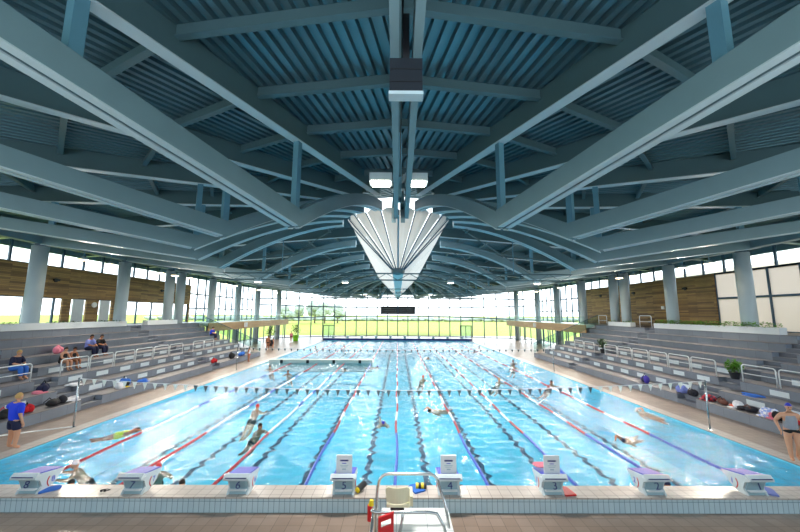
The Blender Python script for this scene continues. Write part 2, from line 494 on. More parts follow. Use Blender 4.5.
PUR = [3.2 + 2.58 * k for k in range(9)] + [25.9]
def corr(mb, P, v0, v1, ustart, uend, zf):
    """corrugated sheet: P(u,v)->(x,y); ribs run along u"""
    v = v0; per = .3; dep = .12
    prof = [(0, 0), (.14, 0), (.17, dep), (.27, dep), (.3, 0)]
    while v < v1 - .01:
        for i in range(4):
            a, za = prof[i]; b, zb = prof[i + 1]
            va, vb = v + a, min(v + b, v1)
            if va >= v1: break
            qs = []
            for vv, zz in ((va, za), (vb, zb)):
                for u in (ustart(vv), uend(vv)):
                    x, y = P(u, vv); qs.append((x, y, zf(u) + zz))
            mb.add(qs, [(0, 1, 3, 2)])
        v += per

cn = 0
def ceiling_sector(c, a0, a1):
    global cn; cn += 1
    am = (a0 + a1) / 2; h = (a1 - a0) / 2
    d = Vector((math.sin(am), math.cos(am))); s = Vector((d.y, -d.x))
    P = lambda u, v: (c[0] + d.x * u + s.x * v, c[1] + d.y * u + s.y * v)
    U1 = 26.6 * math.cos(h); U0 = .15; V = 26.6 * math.sin(h)
    zf = lambda u: zr(u / math.cos(h)) + RD + .02
    mb = MB(); corr(mb, P, -V, V, lambda v: max(U0, abs(v) / math.tan(h)), lambda v: U1, zf)
    Pa, Pb, Pc, Pd = P(U0, -U0 * math.tan(h) * 1.02), P(U0, U0 * math.tan(h) * 1.02), P(U1, V * 1.01), P(U1, -V * 1.01)
    mb.add([(*Pa, zf(U0) + .14), (*Pb, zf(U0) + .14), (*Pc, zf(U1) + .14), (*Pd, zf(U1) + .14)], [(0, 1, 2, 3)])
    root = wobj('ceiling_%d' % cn, mb, M['deck_metal'], 'structure')
    for r in PUR:
        u = r * math.cos(h); vv = max(.1, r * math.sin(h) - .08); z = zf(u)
        p0 = P(u, -vv); p1 = P(u, vv)
        b = MB().bar((*p0, z - .15), (*p1, z - .15), .07, .28).bar((*p0, z - .3), (*p1, z - .3), .17, .03)
        obj('purlin', b, M['rafter'], root)
for k in range(-5, 5):
    ceiling_sector((0, YC1), R(180 + 18 * k), R(180 + 18 * (k + 1)))
    ceiling_sector((0, YC2), R(18 * k), R(18 * (k + 1)))
for k in range(5):
    y0 = YC1 + BAY * k; y1 = y0 + BAY
    for s in (1, -1):
        cn += 1; mb = MB()
        corr(mb, lambda u, v: (s * u, v), y0, y1, lambda v: 3.2, lambda v: 26.6, lambda u: zr(u) + RD + .02)
        mb.add([(s * u, v, zr(u) + RD + .16) for u, v in ((3.2, y0 - .02), (26.6, y0 - .02), (26.6, y1 + .02), (3.2, y1 + .02))], [(0, 1, 2, 3)])
        root = wobj('ceiling_%d' % cn, mb, M['deck_metal'], 'structure')
        for r in PUR:
            z = zr(r) + RD + .02
            b = MB().bar((s * r, y0 + .08, z - .15), (s * r, y1 - .08, z - .15), .07, .28).bar((s * r, y0 + .08, z - .3), (s * r, y1 - .08, z - .3), .17, .03)
            obj('purlin', b, M['rafter'], root)

# ring beam over the columns
def ring_pts(rad, n=60, y_off=0):
    pts = []
    for i in range(11): a = R(270 - 9 * i) if False else None
    for i in range(n // 2 + 1):
        a = R(-90 - 180 * i / (n // 2)); pts.append((rad * math.sin(a), YC1 + rad * math.cos(a)))      # near half, left to right
    pts.append((rad, YC1))
    for i in range(n // 2 + 1):
        a = R(90 - 180 * i / (n // 2)); pts.append((rad * math.sin(a), YC2 + rad * math.cos(a)))
    return pts
def ringbeam(name, rad, z0, z1, th, m):
    p = [(x, y) for x, y in ring_pts(rad)]; q = [(x, y) for x, y in ring_pts(rad + th)]
    n = len(p); mb = MB()
    vs = [(x, y, z0) for x, y in p] + [(x, y, z0) for x, y in q] + [(x, y, z1) for x, y in p] + [(x, y, z1) for x, y in q]
    fs = []
    for i in range(n):
        j = (i + 1) % n
        if (Vector(p[i]) - Vector(p[j])).length < 1e-4: continue
        fs += [(i, j, n + j, n + i), (2 * n + i, 3 * n + i, 3 * n + j, 2 * n + j), (i, 2 * n + i, 2 * n + j, j), (n + i, n + j, 3 * n + j, 3 * n + i)]
    mb.add(vs, fs)
    return wobj(name, mb, m, 'structure')
ringbeam('trim_4', RO - .25, 8.95, 9.55, .5, M['beam'])
ringbeam('trim_5', 26.4, 9.1, 10.2, .3, M['beam'])

# skylight over the trough
g = MB()
vs = [(-3.3, YC1, 12.15), (3.3, YC1, 12.15), (3.3, YC2, 12.15), (-3.3, YC2, 12.15)]
g.add(vs, [tuple(range(len(vs)))])
wobj('window_skylight', g, M['skyglass'], 'structure')

# ---- light funnel: V-shaped trough with half-cone ends, hung along the centre of the roof
RT, ZT, RB, ZB = 3.12, 10.45, .28, 7.45
fn = empty('light_funnel', (0, YC1, ZB), 'long white funnel-shaped skylight shaft hanging along the centre of the roof', 'skylight funnel')
def petal(c, a0, a1):
    mb = MB(); n = 6; k = 0
    for i in range(n + 1):
        t = i / n; r = RT + (RB - RT) * t; z = ZT + (ZB - ZT) * (t)
        for j in range(5):
            a = a0 + (a1 - a0) * j / 4; bul = 1 + .05 * math.sin(PI * j / 4) * (1 - t)
            mb.v.append((c[0] + r * bul * math.sin(a), c[1] + r * bul * math.cos(a), z + (.12 * math.sin(PI * j / 4) if i == 0 else 0)))
    for i in range(n):
        for j in range(4):
            a = i * 5 + j; mb.f.append((a, a + 1, a + 6, a + 5))
    return mb
for k in range(10):
    obj('petal_panel', petal((0, YC1), R(90 + 18 * k + .6), R(90 + 18 * (k + 1) - .6)), M['funnel'], fn)
    obj('petal_panel', petal((0, YC2), R(-90 + 18 * k + .6), R(-90 + 18 * (k + 1) - .6)), M['funnel'], fn)
for k in range(5):
    y0 = YC1 + BAY * k + .06; y1 = y0 + BAY - .12
    for s in (-1, 1):
        mb = MB(); n = 5
        for i in range(n + 1):
            t = i / n; x = s * (RT + (RB - RT) * t); z = ZT + (ZB - ZT) * t
            mb.v += [(x, y0, z), (x, y1, z)]
        mb.f += [(2 * i, 2 * i + 1, 2 * i + 3, 2 * i + 2) for i in range(n)]
        obj('side_panel', mb, M['funnel'], fn)
for k in range(11):
    for c, a in (((0, YC1), R(90 + 18 * k)), ((0, YC2), R(-90 + 18 * k))):
        d = Vector((math.sin(a), math.cos(a), 0)); cc = Vector((c[0], c[1], 0))
        b = MB().tube([cc + d * (RT + .12) + Vector((0, 0, ZT)), cc + d * (RB + .1) + Vector((0, 0, ZB - .05))], .035, 6)
        obj('hanger_rod', b, M['mullion'], fn)
b = MB().tube([(0, YC1 - RT - .1, 10.1), (0, YC1 - .6, 7.5)], .05, 6); obj('hanger_rod', b, M['post'], fn)
b = MB().lathe([(.1, -.3), (.42, -.22), (.45, 0), (.3, .12)], (0, YC1, ZB - .05), 16); obj('apex_cap', b, M['rafter'], fn)
b = MB().box(-.35, .35, YC1, YC2, ZB - .12, ZB - .02); obj('keel', b, M['offwhite'], fn)

# ---- cross bracing and service gantries below the arches
def spot(x, y, z, tx, ty, power, ang=150, col=(1, .95, .88), rad=.25):
    l = bpy.data.lights.new('lamp_light', 'SPOT'); l.energy = power; l.spot_size = R(ang); l.spot_blend = .6; l.shadow_soft_size = rad; l.color = col
    o = bpy.data.objects.new('lamp_light', l); C.objects.link(o); o.location = (x, y, z)
    o.rotation_euler = Vector((tx - x, ty - y, -z)).to_track_quat('-Z', 'Y').to_euler()
    return o
P_GANTRY_FILL, P_SPINE, P_PEND = 620, 700, 600
for k, y in enumerate((YC1 + .2, YC1 + BAY * 2, YC1 + BAY * 4)):
    gt = empty('service_gantry', (0, y, 6.8), 'slim lattice gantry spanning under the roof arches, %s from the near end' % ORD[k], 'gantry', 'roof gantries')
    b = MB()
    for z in (6.78, 7.2): b.tube([(-11.3, y, z), (11.3, y, z)], .045, 6)
    obj('chord', b, M['rafter'], gt)
    b = MB(); n = 30
    for i in range(n):
        x0 = -11.3 + 22.6 * i / n; x1 = -11.3 + 22.6 * (i + 1) / n
        b.tube([(x0, y, 6.78 if i % 2 else 7.2), (x1, y, 7.2 if i % 2 else 6.78)], .02, 5)
    obj('lattice', b, M['rafter'], gt)
    for x in (-11.2, -7.5, 7.5, 11.2):
        b = MB().tube([(x, y, 7.2), (x, y, arch(abs(x)) + .1)], .03, 5); obj('hanger', b, M['post'], gt)
    for x in (-9, -3.4, 3.4, 9):  # added lamp heads with spots, put in to brighten the pool
        b = MB().prism([(y - .15, 6.6), (y + .15, 6.6), (y + .1, 6.76), (y - .1, 6.76)], 'x', x - .2, x + .2)
        hd = obj('added_lamp_head', b, M['lampbody'], gt)
        obj('lens', MB().box(x - .17, x + .17, y - .13, y + .13, 6.585, 6.6), M['flood'], hd)
        spot(x, y, 6.5, x, y - 1, P_GANTRY_FILL)
for k in range(5):
    y0 = YC1 + BAY * k; y1 = y0 + BAY
    for s, sn in ((-1, 'left'), (1, 'right')):
        b = MB().tube([(s * 11.3, y0 + .2, 7.9), (s * 4.0, y1 - .2, 10.3)], .04, 5).tube([(s * 11.3, y1 - .2, 7.9), (s * 4.0, y0 + .2, 10.3)], .04, 5)
        o = obj('brace_rod', b, M['rafter']); setp(o, 'crossed steel tie rods between arches, %s side bay %s from near' % (sn, ORD[k]), 'tie rod', 'crossed roof tie rods')

# ================================================================== columns
def column(x, y, label, z0=0):
    t = empty('round_column', (x, y, z0), label, 'column', 'round columns carrying the roof')
    obj('shaft', MB().lathe([(.43, z0), (.43, 8.8)], (x, y, 0), 28), M['column'], t, True)
    obj('capital', MB().lathe([(.3, 8.8), (.3, 9.02)], (x, y, 0), 20), M['mullion'], t)
cys = [YC1, YC1 + BAY, 35.4, 37.2] + [YC1 + BAY * k for k in (3, 4, 5)]
for s, sn in ((-1, 'left'), (1, 'right')):
    for i, y in enumerate(cys):
        pl = {0: 'nearest of the row', 1: 'second of the row', 2: 'nearer of the close pair', 3: 'farther of the close pair', 4: 'just past the close pair', 5: 'second past the close pair', 6: 'third past the close pair'}[i]
        if s == 1 and i == 0: y = 23.0
        column(s * RO, y, 'round pale grey column on the %s side, %s' % (sn, pl))
    column(s * 21.9, YC2 + 7.1, 'round pale grey column by the far glass corner on the %s' % sn)

# ================================================================== glazing
wn = 0
def glazing(P, n, bands, tmul=.07, glass=None, gm=None, skip=None):
    """P(t)->(x,y), t in 0..n integer mullions; bands: list of z levels (functions of t)"""
    global wn; wn += 1
    gm = gm or M['glass']
    mb = MB()
    for i in range(n):
        a = P(i); b = P(i + 1)
        mb.add([(*a, bands[0](i)), (*b, bands[0](i + 1)), (*b, bands[-1](i + 1)), (*a, bands[-1](i))], [(0, 1, 2, 3)])
    root = wobj('window_%d' % wn, mb, gm, 'structure')
    fr = MB()
    for i in range(n + 1):
        a = P(i); fr.bar((*a, bands[0](i)), (*a, bands[-1](i)), tmul, .14, (0, 1, 0))
    for bz in bands:
        for i in range(n):
            a = P(i); b = P(i + 1); fr.bar((*a, bz(i)), (*b, bz(i + 1)), .1, tmul * 1.25)
    obj('window_frame', fr, M['mullion'], root)
    return root
K = lambda z: (lambda i: z)
# far facade: shallow arc, slightly raised transoms in the middle
def farP(n):
    def P(i):
        x = -26 + 52 * i / n; return (x, 64.9 + (math.sqrt(38 ** 2 - x * x) - math.sqrt(38 ** 2 - 26 ** 2)))
    return P
NF = 24
rise = lambda z, h: (lambda i: z + h * (1 - ((i - NF / 2) / (NF / 2)) ** 2))
glazing(farP(NF), NF, [K(0), rise(3.5, .7), rise(6.25, -.35), rise(7.3, .8), K(10.2)], .17)
FARP = farP(NF)
# sides
YL, YR = 43.7, 48.7
y_end = 64.9
def sideP(x, y0, y1, n): return lambda i: (x, y0 + (y1 - y0) * i / n)
glazing(sideP(-WALLX, YL, y_end, 11), 11, [K(0), K(2.9), K(5.2), K(7.0), K(9.6)], .14)
glazing(sideP(WALLX, YR, y_end, 9), 9, [K(0), K(2.9), K(5.2), K(7.0), K(9.6)], .14)
glazing(sideP(-WALLX, 14, YL, 16), 16, [K(8.0), K(9.9)], .12)
glazing(sideP(WALLX, 14, YR, 18), 18, [K(8.0), K(9.9)], .12)
glazing(sideP(-WALLX, 14, YL, 14), 14, [K(MEZ), K(5.7)], .10)
# near right frosted panels
glazing(sideP(WALLX, 14, 28.4, 7), 7, [K(MEZ), K(6.0), K(8.0)], .12, gm=M['frost'])
# near end of the hall, behind and beside the camera
def nearP(n):
    return lambda i: (26 * math.cos(PI + PI * i / n), 14 + 14 * math.sin(PI + PI * i / n))
glazing(nearP(20), 20, [K(4.5), K(7.0), K(9.9)], .1)
g = MB(); P = nearP(20)
for i in range(20):
    a = P(i); b = P(i + 1); g.bar((*a, 2.25), (*b, 2.25), .2, 4.5)
wobj('wall_back', g, M['offwhite'], 'structure')
# wood walls
g = MB().box(-WALLX, -WALLX + .15, 14, YL, 5.7, 8.0); wobj('wall_left', g, M['wood'], 'structure')
g = MB().box(WALLX - .15, WALLX, 28.4, YR, MEZ, 8.0); wobj('wall_right', g, M['wood'], 'structure')
g = MB().box(-WALLX - .1, -WALLX + .16, YL, YL + .2, MEZ, 8).box(-WALLX, -WALLX + .15, 27.3, 28, MEZ, 5.7).box(-WALLX, -WALLX + .15, 29.4, 30.6, MEZ, 5.7).box(-WALLX, -WALLX + .15, 32, 32.6, MEZ, 5.7)
wobj('wall_left_pillars', g, M['wood'], 'structure')
for i, (y0, y1) in enumerate(((28.2, 29.2), (30.8, 31.8))):
    g = MB().box(-WALLX + .05, -WALLX + .12, y0, y1, MEZ, 5.65)
    wobj('door_%d' % (i + 5), g, M['panel'], 'structure')
# lower solid walls under the gallery beside the stands
g = MB().box(-WALLX, -WALLX + .1, 4, YL, 0, MEZ); wobj('wall_left_lower', g, M['tier'], 'structure')
g = MB().box(WALLX - .1, WALLX, 4, YR, 0, MEZ); wobj('wall_right_lower', g, M['tier'], 'structure')

# small dark fittings on the wood walls
for i, y in enumerate((26.5, 32.5, 38.5)):
    o = obj('wall_lamp', MB().box(-25.84, -25.7, y - .22, y + .22, 6.95, 7.1).box(-25.84, -25.78, y - .1, y + .1, 6.85, 7.15), M['black'])
    setp(o, 'small black wall lamp on the left wood cladding, %s from near' % ORD[i], 'wall lamp', 'black wall lamps')
for i, y in enumerate((31.3, 38.2, 44.5)):
    o = obj('wall_lamp', MB().box(25.7, 25.84, y - .22, y + .22, 6.95, 7.1).box(25.78, 25.84, y - .1, y + .1, 6.85, 7.15), M['black'])
    setp(o, 'small black wall lamp on the right wood cladding, %s from near' % ORD[i], 'wall lamp', 'black wall lamps')
o = obj('wall_socket', MB().box(25.75, 25.85, 34.0, 34.3, 5.2, 5.5).box(25.72, 25.76, 34.05, 34.25, 5.25, 5.45), M['white'])
setp(o, 'small white box on the right wood cladding between columns', 'wall box')
o = obj('wall_clock', MB().prism([(30.1 + .22 * math.cos(a * PI / 8), 5.25 + .22 * math.sin(a * PI / 8)) for a in range(16)], 'x', -25.85, -25.75), M['white'])
setp(o, 'round white clock between two doors on the left wood wall', 'clock')

# ================================================================== mezzanine galleries
for s, sn in ((-1, 'left'), (1, 'right')):
    mz = empty('gallery', (s * 23.5, 52, 2.55), 'raised gallery with pale wood front along the %s glass wall' % sn, 'gallery', 'wood fronted galleries')
    y1 = 68.2
    g = MB().box(min(s * 21.05, s * 25.8), max(s * 21.05, s * 25.8), STAND_Y1 + .2, 64.6, 3.2, MEZ - .02); obj('slab', g, M['offwhite'], mz)
    g = MB().box(min(s * 20.95, s * 21.05), max(s * 20.95, s * 21.05), STAND_Y1 + .2, y1, 2.55, 3.5); o = obj('fascia', g, M['woodx'], mz)
    g = MB().add([(s * 20.96, STAND_Y1 + .2, 3.51), (s * 20.96, y1, 3.51), (s * 20.96, y1, 4.45), (s * 20.96, STAND_Y1 + .2, 4.45)], [(0, 1, 2, 3)]); obj('glass_guard', g, M['balglass'], mz)
    for i in range(12):
        y = STAND_Y1 + 1 + i * 2.4
        g = MB().box(min(s * 21.4, s * 21.5), max(s * 21.4, s * 21.5), y, y + .1, 0, 3.2); obj('support_post', g, M['mullion'], mz)
for i, (s, y) in enumerate(((-1, 48.5), (1, 53.5))):
    o = obj('loudspeaker', MB().box(min(s * 20.7, s * 20.94), max(s * 20.7, s * 20.96), y, y + .55, 2.75, 3.35).box(min(s * 20.66, s * 20.7), max(s * 20.66, s * 20.7), y + .05, y + .5, 2.8, 3.3), M['offwhite'])
    setp(o, 'small white loudspeaker box on the %s wood gallery front' % ('left', 'right')[i], 'loudspeaker', 'gallery loudspeakers')

# ================================================================== stands
for s, sn in ((-1, 'left'), (1, 'right')):
    ais = ((17.5, 18.7), (29.4, 30.6)) if s < 0 else ((18.3, 19.5), (30.3, 31.5))
    st = empty('grandstand', (s * 18, 20, 0), 'stepped grey concrete grandstand along the %s side of the pool' % sn, 'grandstand', 'poolside grandstands')
    segs = [(STAND_Y0, ais[0][0]), (ais[0][1], ais[1][0]), (ais[1][1], STAND_Y1)]
    for k in range(8):
        x0 = FX[k]; x1 = FX[k + 1] if k < 7 else WALLX - .11
        z1 = RH * (k + 1); zb = RH * k - .3 if k else 0
        for (a, b) in segs:
            if k in (0,) and s * 1 and b > 39: b = STAND_Y1
            q = MB().box(min(s * x0, s * x1), max(s * x0, s * x1), a, b, max(0, zb), z1)
            tr = obj('tier', q, M['tier'], st)
            # tread slab with slightly different tone and a nosing
            q = MB().box(min(s * (x0 - .03), s * x1), max(s * (x0 - .03), s * x1), a, b, z1, z1 + .012)
            obj('tread', q, M['tread'], tr)
            if k in (1, 2, 3):
                y = a + .55
                if a < 5: y = b - .5 - 1.75 * int((b - a) / 1.75)
                while y + .8 < b:
                    if y > 6:
                        q = MB().box(min(s * (x0 - .02), s * x0), max(s * (x0 - .02), s * x0), y, y + .82, z1 - .34, z1 - .1)
                        obj('vent_panel', q, M['panel'], tr)
                    y += 1.75
        # aisle steps
        for (a, b) in ais:
            xm = x0 + .38
            q = MB().box(min(s * xm, s * x1), max(s * xm, s * x1), a, b, max(0, zb), z1 - .002)
            q.box(min(s * x0, s * xm), max(s * x0, s * xm), a, b, max(0, zb), z1 - RH / 2)
            obj('aisle_step', q, M['stair'], st)
    # end wall cheek following the slope
    prof = [(s * FX[0], 0)]
    for k in range(8): prof += [(s * FX[k], RH * (k + 1))] + ([(s * FX[k + 1], RH * (k + 1))] if k < 7 else [])
    prof += [(s * 25.8, MEZ), (s * 25.8, 0)]
    q = MB().prism(prof, 'y', STAND_Y1, STAND_Y1 + .12); obj('end_wall', q, M['stair'], st)
    # sloping glass guard beside the end wall
    gd = empty('glass_guard', (s * 18, STAND_Y1 + .2, 0), 'sloping clear glass guard at the far end of the %s grandstand' % sn, 'glass guard', 'sloping glass guards')
    q = MB().prism([(s * FX[0], .45), (s * 22.4, MEZ + .05), (s * 22.4, MEZ + 1.1), (s * FX[0], 1.5)], 'y', STAND_Y1 + .13, STAND_Y1 + .15)
    obj('glass_panel', q, M['balglass'], gd)
    q = MB().tube([(s * FX[0], STAND_Y1 + .14, 1.5), (s * 22.4, STAND_Y1 + .14, MEZ + 1.1)], .03, 6); obj('handrail', q, M['mullion'], gd)

# tubular guard rails
def hoop(s, x, y0, y1, z, h, label, group='tubular rails on the grandstands'):
    r = .14
    t = empty('guard_rail', (s * x, (y0 + y1) / 2, z), label, 'guard rail', group)
    pts = [(s * x, y0 + .05, z)]
    for i in range(6): a = R(90 * i / 5); pts.append((s * x, y0 + .05 + r - r * math.cos(a), z + h - r + r * math.sin(a)))
    for i in range(6): a = R(90 * i / 5); pts.append((s * x, y1 - .05 - r + r * math.sin(a), z + h - r + r * math.cos(a)))
    pts.append((s * x, y1 - .05, z))
    obj('hoop', MB().tube(pts, .028, 8), M['whitetube'], t, True)
    obj('mid_rail', MB().tube([(s * x, y0 + .05, z + h * .5), (s * x, y1 - .05, z + h * .5)], .02, 6), M['whitetube'], t, True)
L = [12.2, 13.9, 15.65, None, 18.75, 20.5, 22.25, 24.0, 25.75, 27.5, None, 30.6, 32.3]
for i, y in enumerate([v for v in L if v]):
    hoop(-1, 17.45, y, y + 1.72, 1.335, .85, 'white tubular rail on the left grandstand, %s from the near end' % ORD[i])
Rr = [13.0, 14.75, 16.5, None, 19.6, 21.35, 23.1, 24.85, 26.6, 28.35, None, 31.6, 33.4]
for i, y in enumerate([v for v in Rr if v]):
    hoop(1, 17.45, y, y + 1.72, 1.335, .85, 'white tubular rail on the right grandstand, %s from the near end' % ORD[i])
hoop(1, 22.2, 30.8, 32.4, MEZ, 1.05, 'white barrier at the top of the right grandstand between two planters', 'top barriers')
hoop(1, 22.2, 37.4, 39.0, MEZ, 1.05, 'white barrier at the top of the right grandstand past the planters', 'top barriers')
hoop(1, 22.9, 17.4, 19.2, MEZ, 1.05, 'white barrier at the top right corner beside the near planter', 'top barriers')

# planters
def planter(s, y0, y1, label, lush):
    t = empty('planter', (s * 22.25, (y0 + y1) / 2, MEZ), label, 'planter', 'white trough planters')
    g = MB().box(min(s * 22.04, s * 22.08), max(s * 22.04, s * 22.08), y0, y1, MEZ + .012, MEZ + .42)
    g.box(min(s * 22.46, s * 22.5), max(s * 22.46, s * 22.5), y0, y1, MEZ + .012, MEZ + .42)
    g.box(min(s * 22.08, s * 22.46), max(s * 22.08, s * 22.46), y0, y0 + .04, MEZ + .012, MEZ + .42).box(min(s * 22.08, s * 22.46), max(s * 22.08, s * 22.46), y1 - .04, y1, MEZ + .012, MEZ + .42)
    obj('trough', g, M['offwhite'], t)
    obj('soil', MB().box(min(s * 22.08, s * 22.46), max(s * 22.08, s * 22.46), y0 + .04, y1 - .04, MEZ + .2, MEZ + .36), M['soil'], t)
    g = MB(); n = int((y1 - y0) * 70 * lush)
    for i in range(n):
        y = random.uniform(y0 + .1, y1 - .1)
        if math.sin(y * 1.7 + s) < -.2 and lush < 1.5: continue
        x = s * random.uniform(22.0, 22.5); z = MEZ + .38 + random.random() * .12 * lush
        a = random.random() * 6.28; l = .13
        d = Vector((math.cos(a), math.sin(a), random.uniform(-.4, .7))) * l; sd = Vector((-math.sin(a), math.cos(a), 0)) * .04
        p = Vector((x, y, z)); g.add([p, p + d * .5 + sd, p + d, p + d * .5 - sd], [(0, 1, 2, 3)])
    o = obj('foliage', g, M['leaf'] if s > 0 else M['leafdark'], t)
planter(-1, 19.8, 29.0, 'long white planter with sparse trailing plants atop the left grandstand', .8)
planter(-1, 31.4, 35.6, 'short white planter atop the left grandstand beside the paired columns', .2)
planter(1, 20.4, 30.4, 'long white planter with bright green plants atop the right grandstand', 2.6)
planter(1, 33.4, 37.0, 'short white planter with low plants atop the right grandstand by paired columns', 1.0)

def pot_plant(x, y, z, ph, pr, h, cr, label, potm, leafm, n=220, stem=True):
    t = empty('potted_plant', (x, y, z), label, 'potted plant')
    obj('pot', MB().lathe([(pr * .7, 0), (pr, ph), (pr * 1.05, ph), (pr * .9, ph - .03), (pr * .3, ph - .04)], (x, y, z), 18), potm, t)
    g = MB().tube([(x, y, z + ph - .05), (x + .02, y, z + h * .6), (x, y, z + h * .85)], .03, 6)
    obj('stem', g, M['bark'], t)
    g = MB()
    for i in range(n):
        u = random.random(); a = random.random() * 6.28; b = math.acos(random.uniform(-1, 1)); r = cr * u ** .4
        c = Vector((x + r * math.sin(b) * math.cos(a), y + r * math.sin(b) * math.sin(a), z + h - cr + r * math.cos(b) * (h - ph) / (2 * cr) * 1.0))
        a = random.random() * 6.28; d = Vector((math.cos(a), math.sin(a), random.uniform(-.5, .9))) * cr * .45; sd = Vector((-math.sin(a), math.cos(a), .2)) * cr * .12
        g.add([c, c + d * .5 + sd, c + d, c + d * .5 - sd], [(0, 1, 2, 3)])
    obj('foliage', g, leafm, t)
pot_plant(17.75, 18.9, 1.33, .35, .24, 1.0, .36, 'bright green bushy shrub in dark pot beside the right grandstand aisle', M['potblack'], M['leaf'], 400)
pot_plant(17.9, 31.1, 1.33, .35, .24, 1.2, .4, 'green shrub by the farther aisle of the right grandstand', M['potblack'], M['leafdark'], 300)
p = atz(270, 346, 0); pot_plant(p.x, p.y, 0, .9, .6, 2.6, .7, 'tall dark leafed plant in large black pot at far left deck', M['potblack'], M['leafdark'], 160)
p = atz(295.5, 341, 0); pot_plant(p.x, p.y, 0, 1.0, .55, 2.7, .75, 'dark leafed plant in lime green pot by the far left windows', M['potgreen'], M['leafdark'], 160)

# ================================================================== starting blocks
def text_mesh(s, size, ext=.002):
    cu = bpy.data.curves.new('txt', 'FONT'); cu.body = s; cu.size = size; cu.extrude = ext; cu.align_x = 'CENTER'; cu.align_y = 'CENTER'
    o = bpy.data.objects.new('txt', cu)
    me = bpy.data.meshes.new_from_object(o); bpy.data.objects.remove(o); bpy.data.curves.remove(cu)
    return me
def text_child(name, s, size, m, parent, mtx, label=None):
    me = text_mesh(s, size); me.name = name; me.materials.clear(); me.materials.append(m)
    me.transform(mtx)
    o = bpy.data.objects.new(name, me); o.parent = parent; C.objects.link(o)
    if parent.type == 'EMPTY': o.matrix_parent_inverse = Matrix.Translation(-parent.location)
    if label: o['label'] = label
    return o
def bevel(o, wd=.012, seg=2):
    md = o.modifiers.new('bevel', 'BEVEL'); md.width = wd; md.segments = seg; md.limit_method = 'ANGLE'; return o

def block(x, y, z, num, label, board=False, small=False, group='near starting blocks'):
    t = empty('starting_block', (x, y, z), label, 'starting block', group)
    W = .25
    # body: waisted pedestal
    prof = [(y - .22, z), (y + .02, z), (y + .10, z + .12), (y + .16, z + .27), (y + .12, z + .33), (y - .30, z + .40), (y - .24, z + .33), (y - .17, z + .12)]
    g = MB().prism(prof, 'x', x - .21, x + .21); bevel(obj('body', g, M['blockpanel'], t))
    if not small:
        side = [(y - .25, z), (y - .02, z), (y + .14, z + .08), (y + .25, z + .17), (y + .29, z + .25), (y + .42, z + .36), (y + .41, z + .40), (y - .28, z + .52), (y - .33, z + .40), (y - .20, z + .32), (y - .14, z + .15)]
        for s in (-1, 1):
            a, b = sorted((x + s * .21, x + s * .26))
            bevel(obj('side_panel', MB().prism(side, 'x', a, b), M['blockgrey'], t), .008)
    # foot plate sloping to the pool
    g = MB().add([(x - .25, y - .24, z + .54), (x + .25, y - .24, z + .54), (x + .25, y + .38, z + .43), (x - .25, y + .38, z + .43),
                  (x - .25, y - .24, z + .50), (x + .25, y - .24, z + .50), (x + .25, y + .38, z + .39), (x - .25, y + .38, z + .39)],
                 [(0, 1, 2, 3), (7, 6, 5, 4), (0, 4, 5, 1), (1, 5, 6, 2), (2, 6, 7, 3), (3, 7, 4, 0)])
    obj('foot_plate', g, M['blue'], t, label='deep blue non-slip top')
    t.scale = (1, 1, .88)
    if small: 
        obj('rear_shelf', MB().box(x - .27, x + .27, y - .36, y - .22, z + .40, z + .56), M['white'], t); return t
    # rear kick shelf
    g = MB().prism([(y - .38, z + .42), (y - .20, z + .42), (y - .20, z + .47), (y - .30, z + .47), (y - .27, z + .56), (y - .30, z + .56), (y - .38, z + .47)], 'x', x - .30, x + .30)
    sh = bevel(obj('rear_shelf', g, M['blockgrey'], t), .006)
    obj('slot', MB().box(x - .25, x + .25, y - .386, y - .378, z + .475, z + .5), M['navy'], sh)
    obj('base_ledge', MB().box(x - .2, x + .2, y - .26, y - .18, z + .1, z + .125), M['white'], t)
    rx = Matrix.Translation((x + .02, y - .275, z + .255)) @ Matrix.Rotation(R(90 - 18), 4, 'X')
    text_child('rear_number', num, .25, M['navy'], t, rx, 'dark blue number %s' % num)
    for s in (-1, 1):
        mm = Matrix.Translation((x + s * .262, y + .13, z + .22)) @ Matrix.Rotation(s * R(90), 4, 'Z') @ Matrix.Rotation(R(90), 4, 'X')
        text_child('side_number', num, .2, M['blue'], t, mm, 'blue number %s on the side' % num)
        ar = MB().tube([(x + s * .262, y + .03 - .05 * math.sin(PI * i / 8), z + .08 + .25 * i / 8) for i in range(9)], .012, 5)
        obj('red_arc', ar, M['red'], t)
    if board:
        bx = x + (0 if num != '3' else .0)
        bd = obj('notice_board', MB().box(bx - .19, bx + .19, y - .2, y - .17, z + .48, z + 1.0), M['white'], t)
        for q, (wd, zz, hh, m) in enumerate(((.2, .86, .04, M['navy']), (.10, .80, .016, M['blue']), (.2, .75, .014, M['lampbody']), (.16, .71, .014, M['lampbody']), (.09, .64, .035, M['lampbody']))):
            obj('printed_line', MB().box(bx - wd / 2, bx + wd / 2, y - .203, y - .2, z + zz - .02, z + zz - .02 + hh), m, bd)
    return t
BX = {8: -8.76, 7: -6.28, 6: -3.78, 5: -1.27, 4: 1.25, 3: 3.75, 2: 6.2, 1: 8.65}
notes = {8: 'with blue fins behind', 7: 'beside a red capped swimmer', 6: 'clear of any notice board', 5: 'with an upright white notice board',
         4: 'with an upright white notice board', 3: 'with notice board and a red kickboard beside', 2: 'beside a swimmer leaning at the wall', 1: 'with a lilac kickboard leaning on it'}
for n, x in BX.items():
    block(x, 9.22, TOPZ, str(n), 'white starting block number %d %s' % (n, notes[n]), n in (5, 4, 3))
for k in range(10):
    x = -11.25 + 2.5 * k
    block(x, PY1 + .3, TOPZ, '', 'small blue topped starting block at far end, %s from left' % ORD[k], False, True, 'far starting blocks')

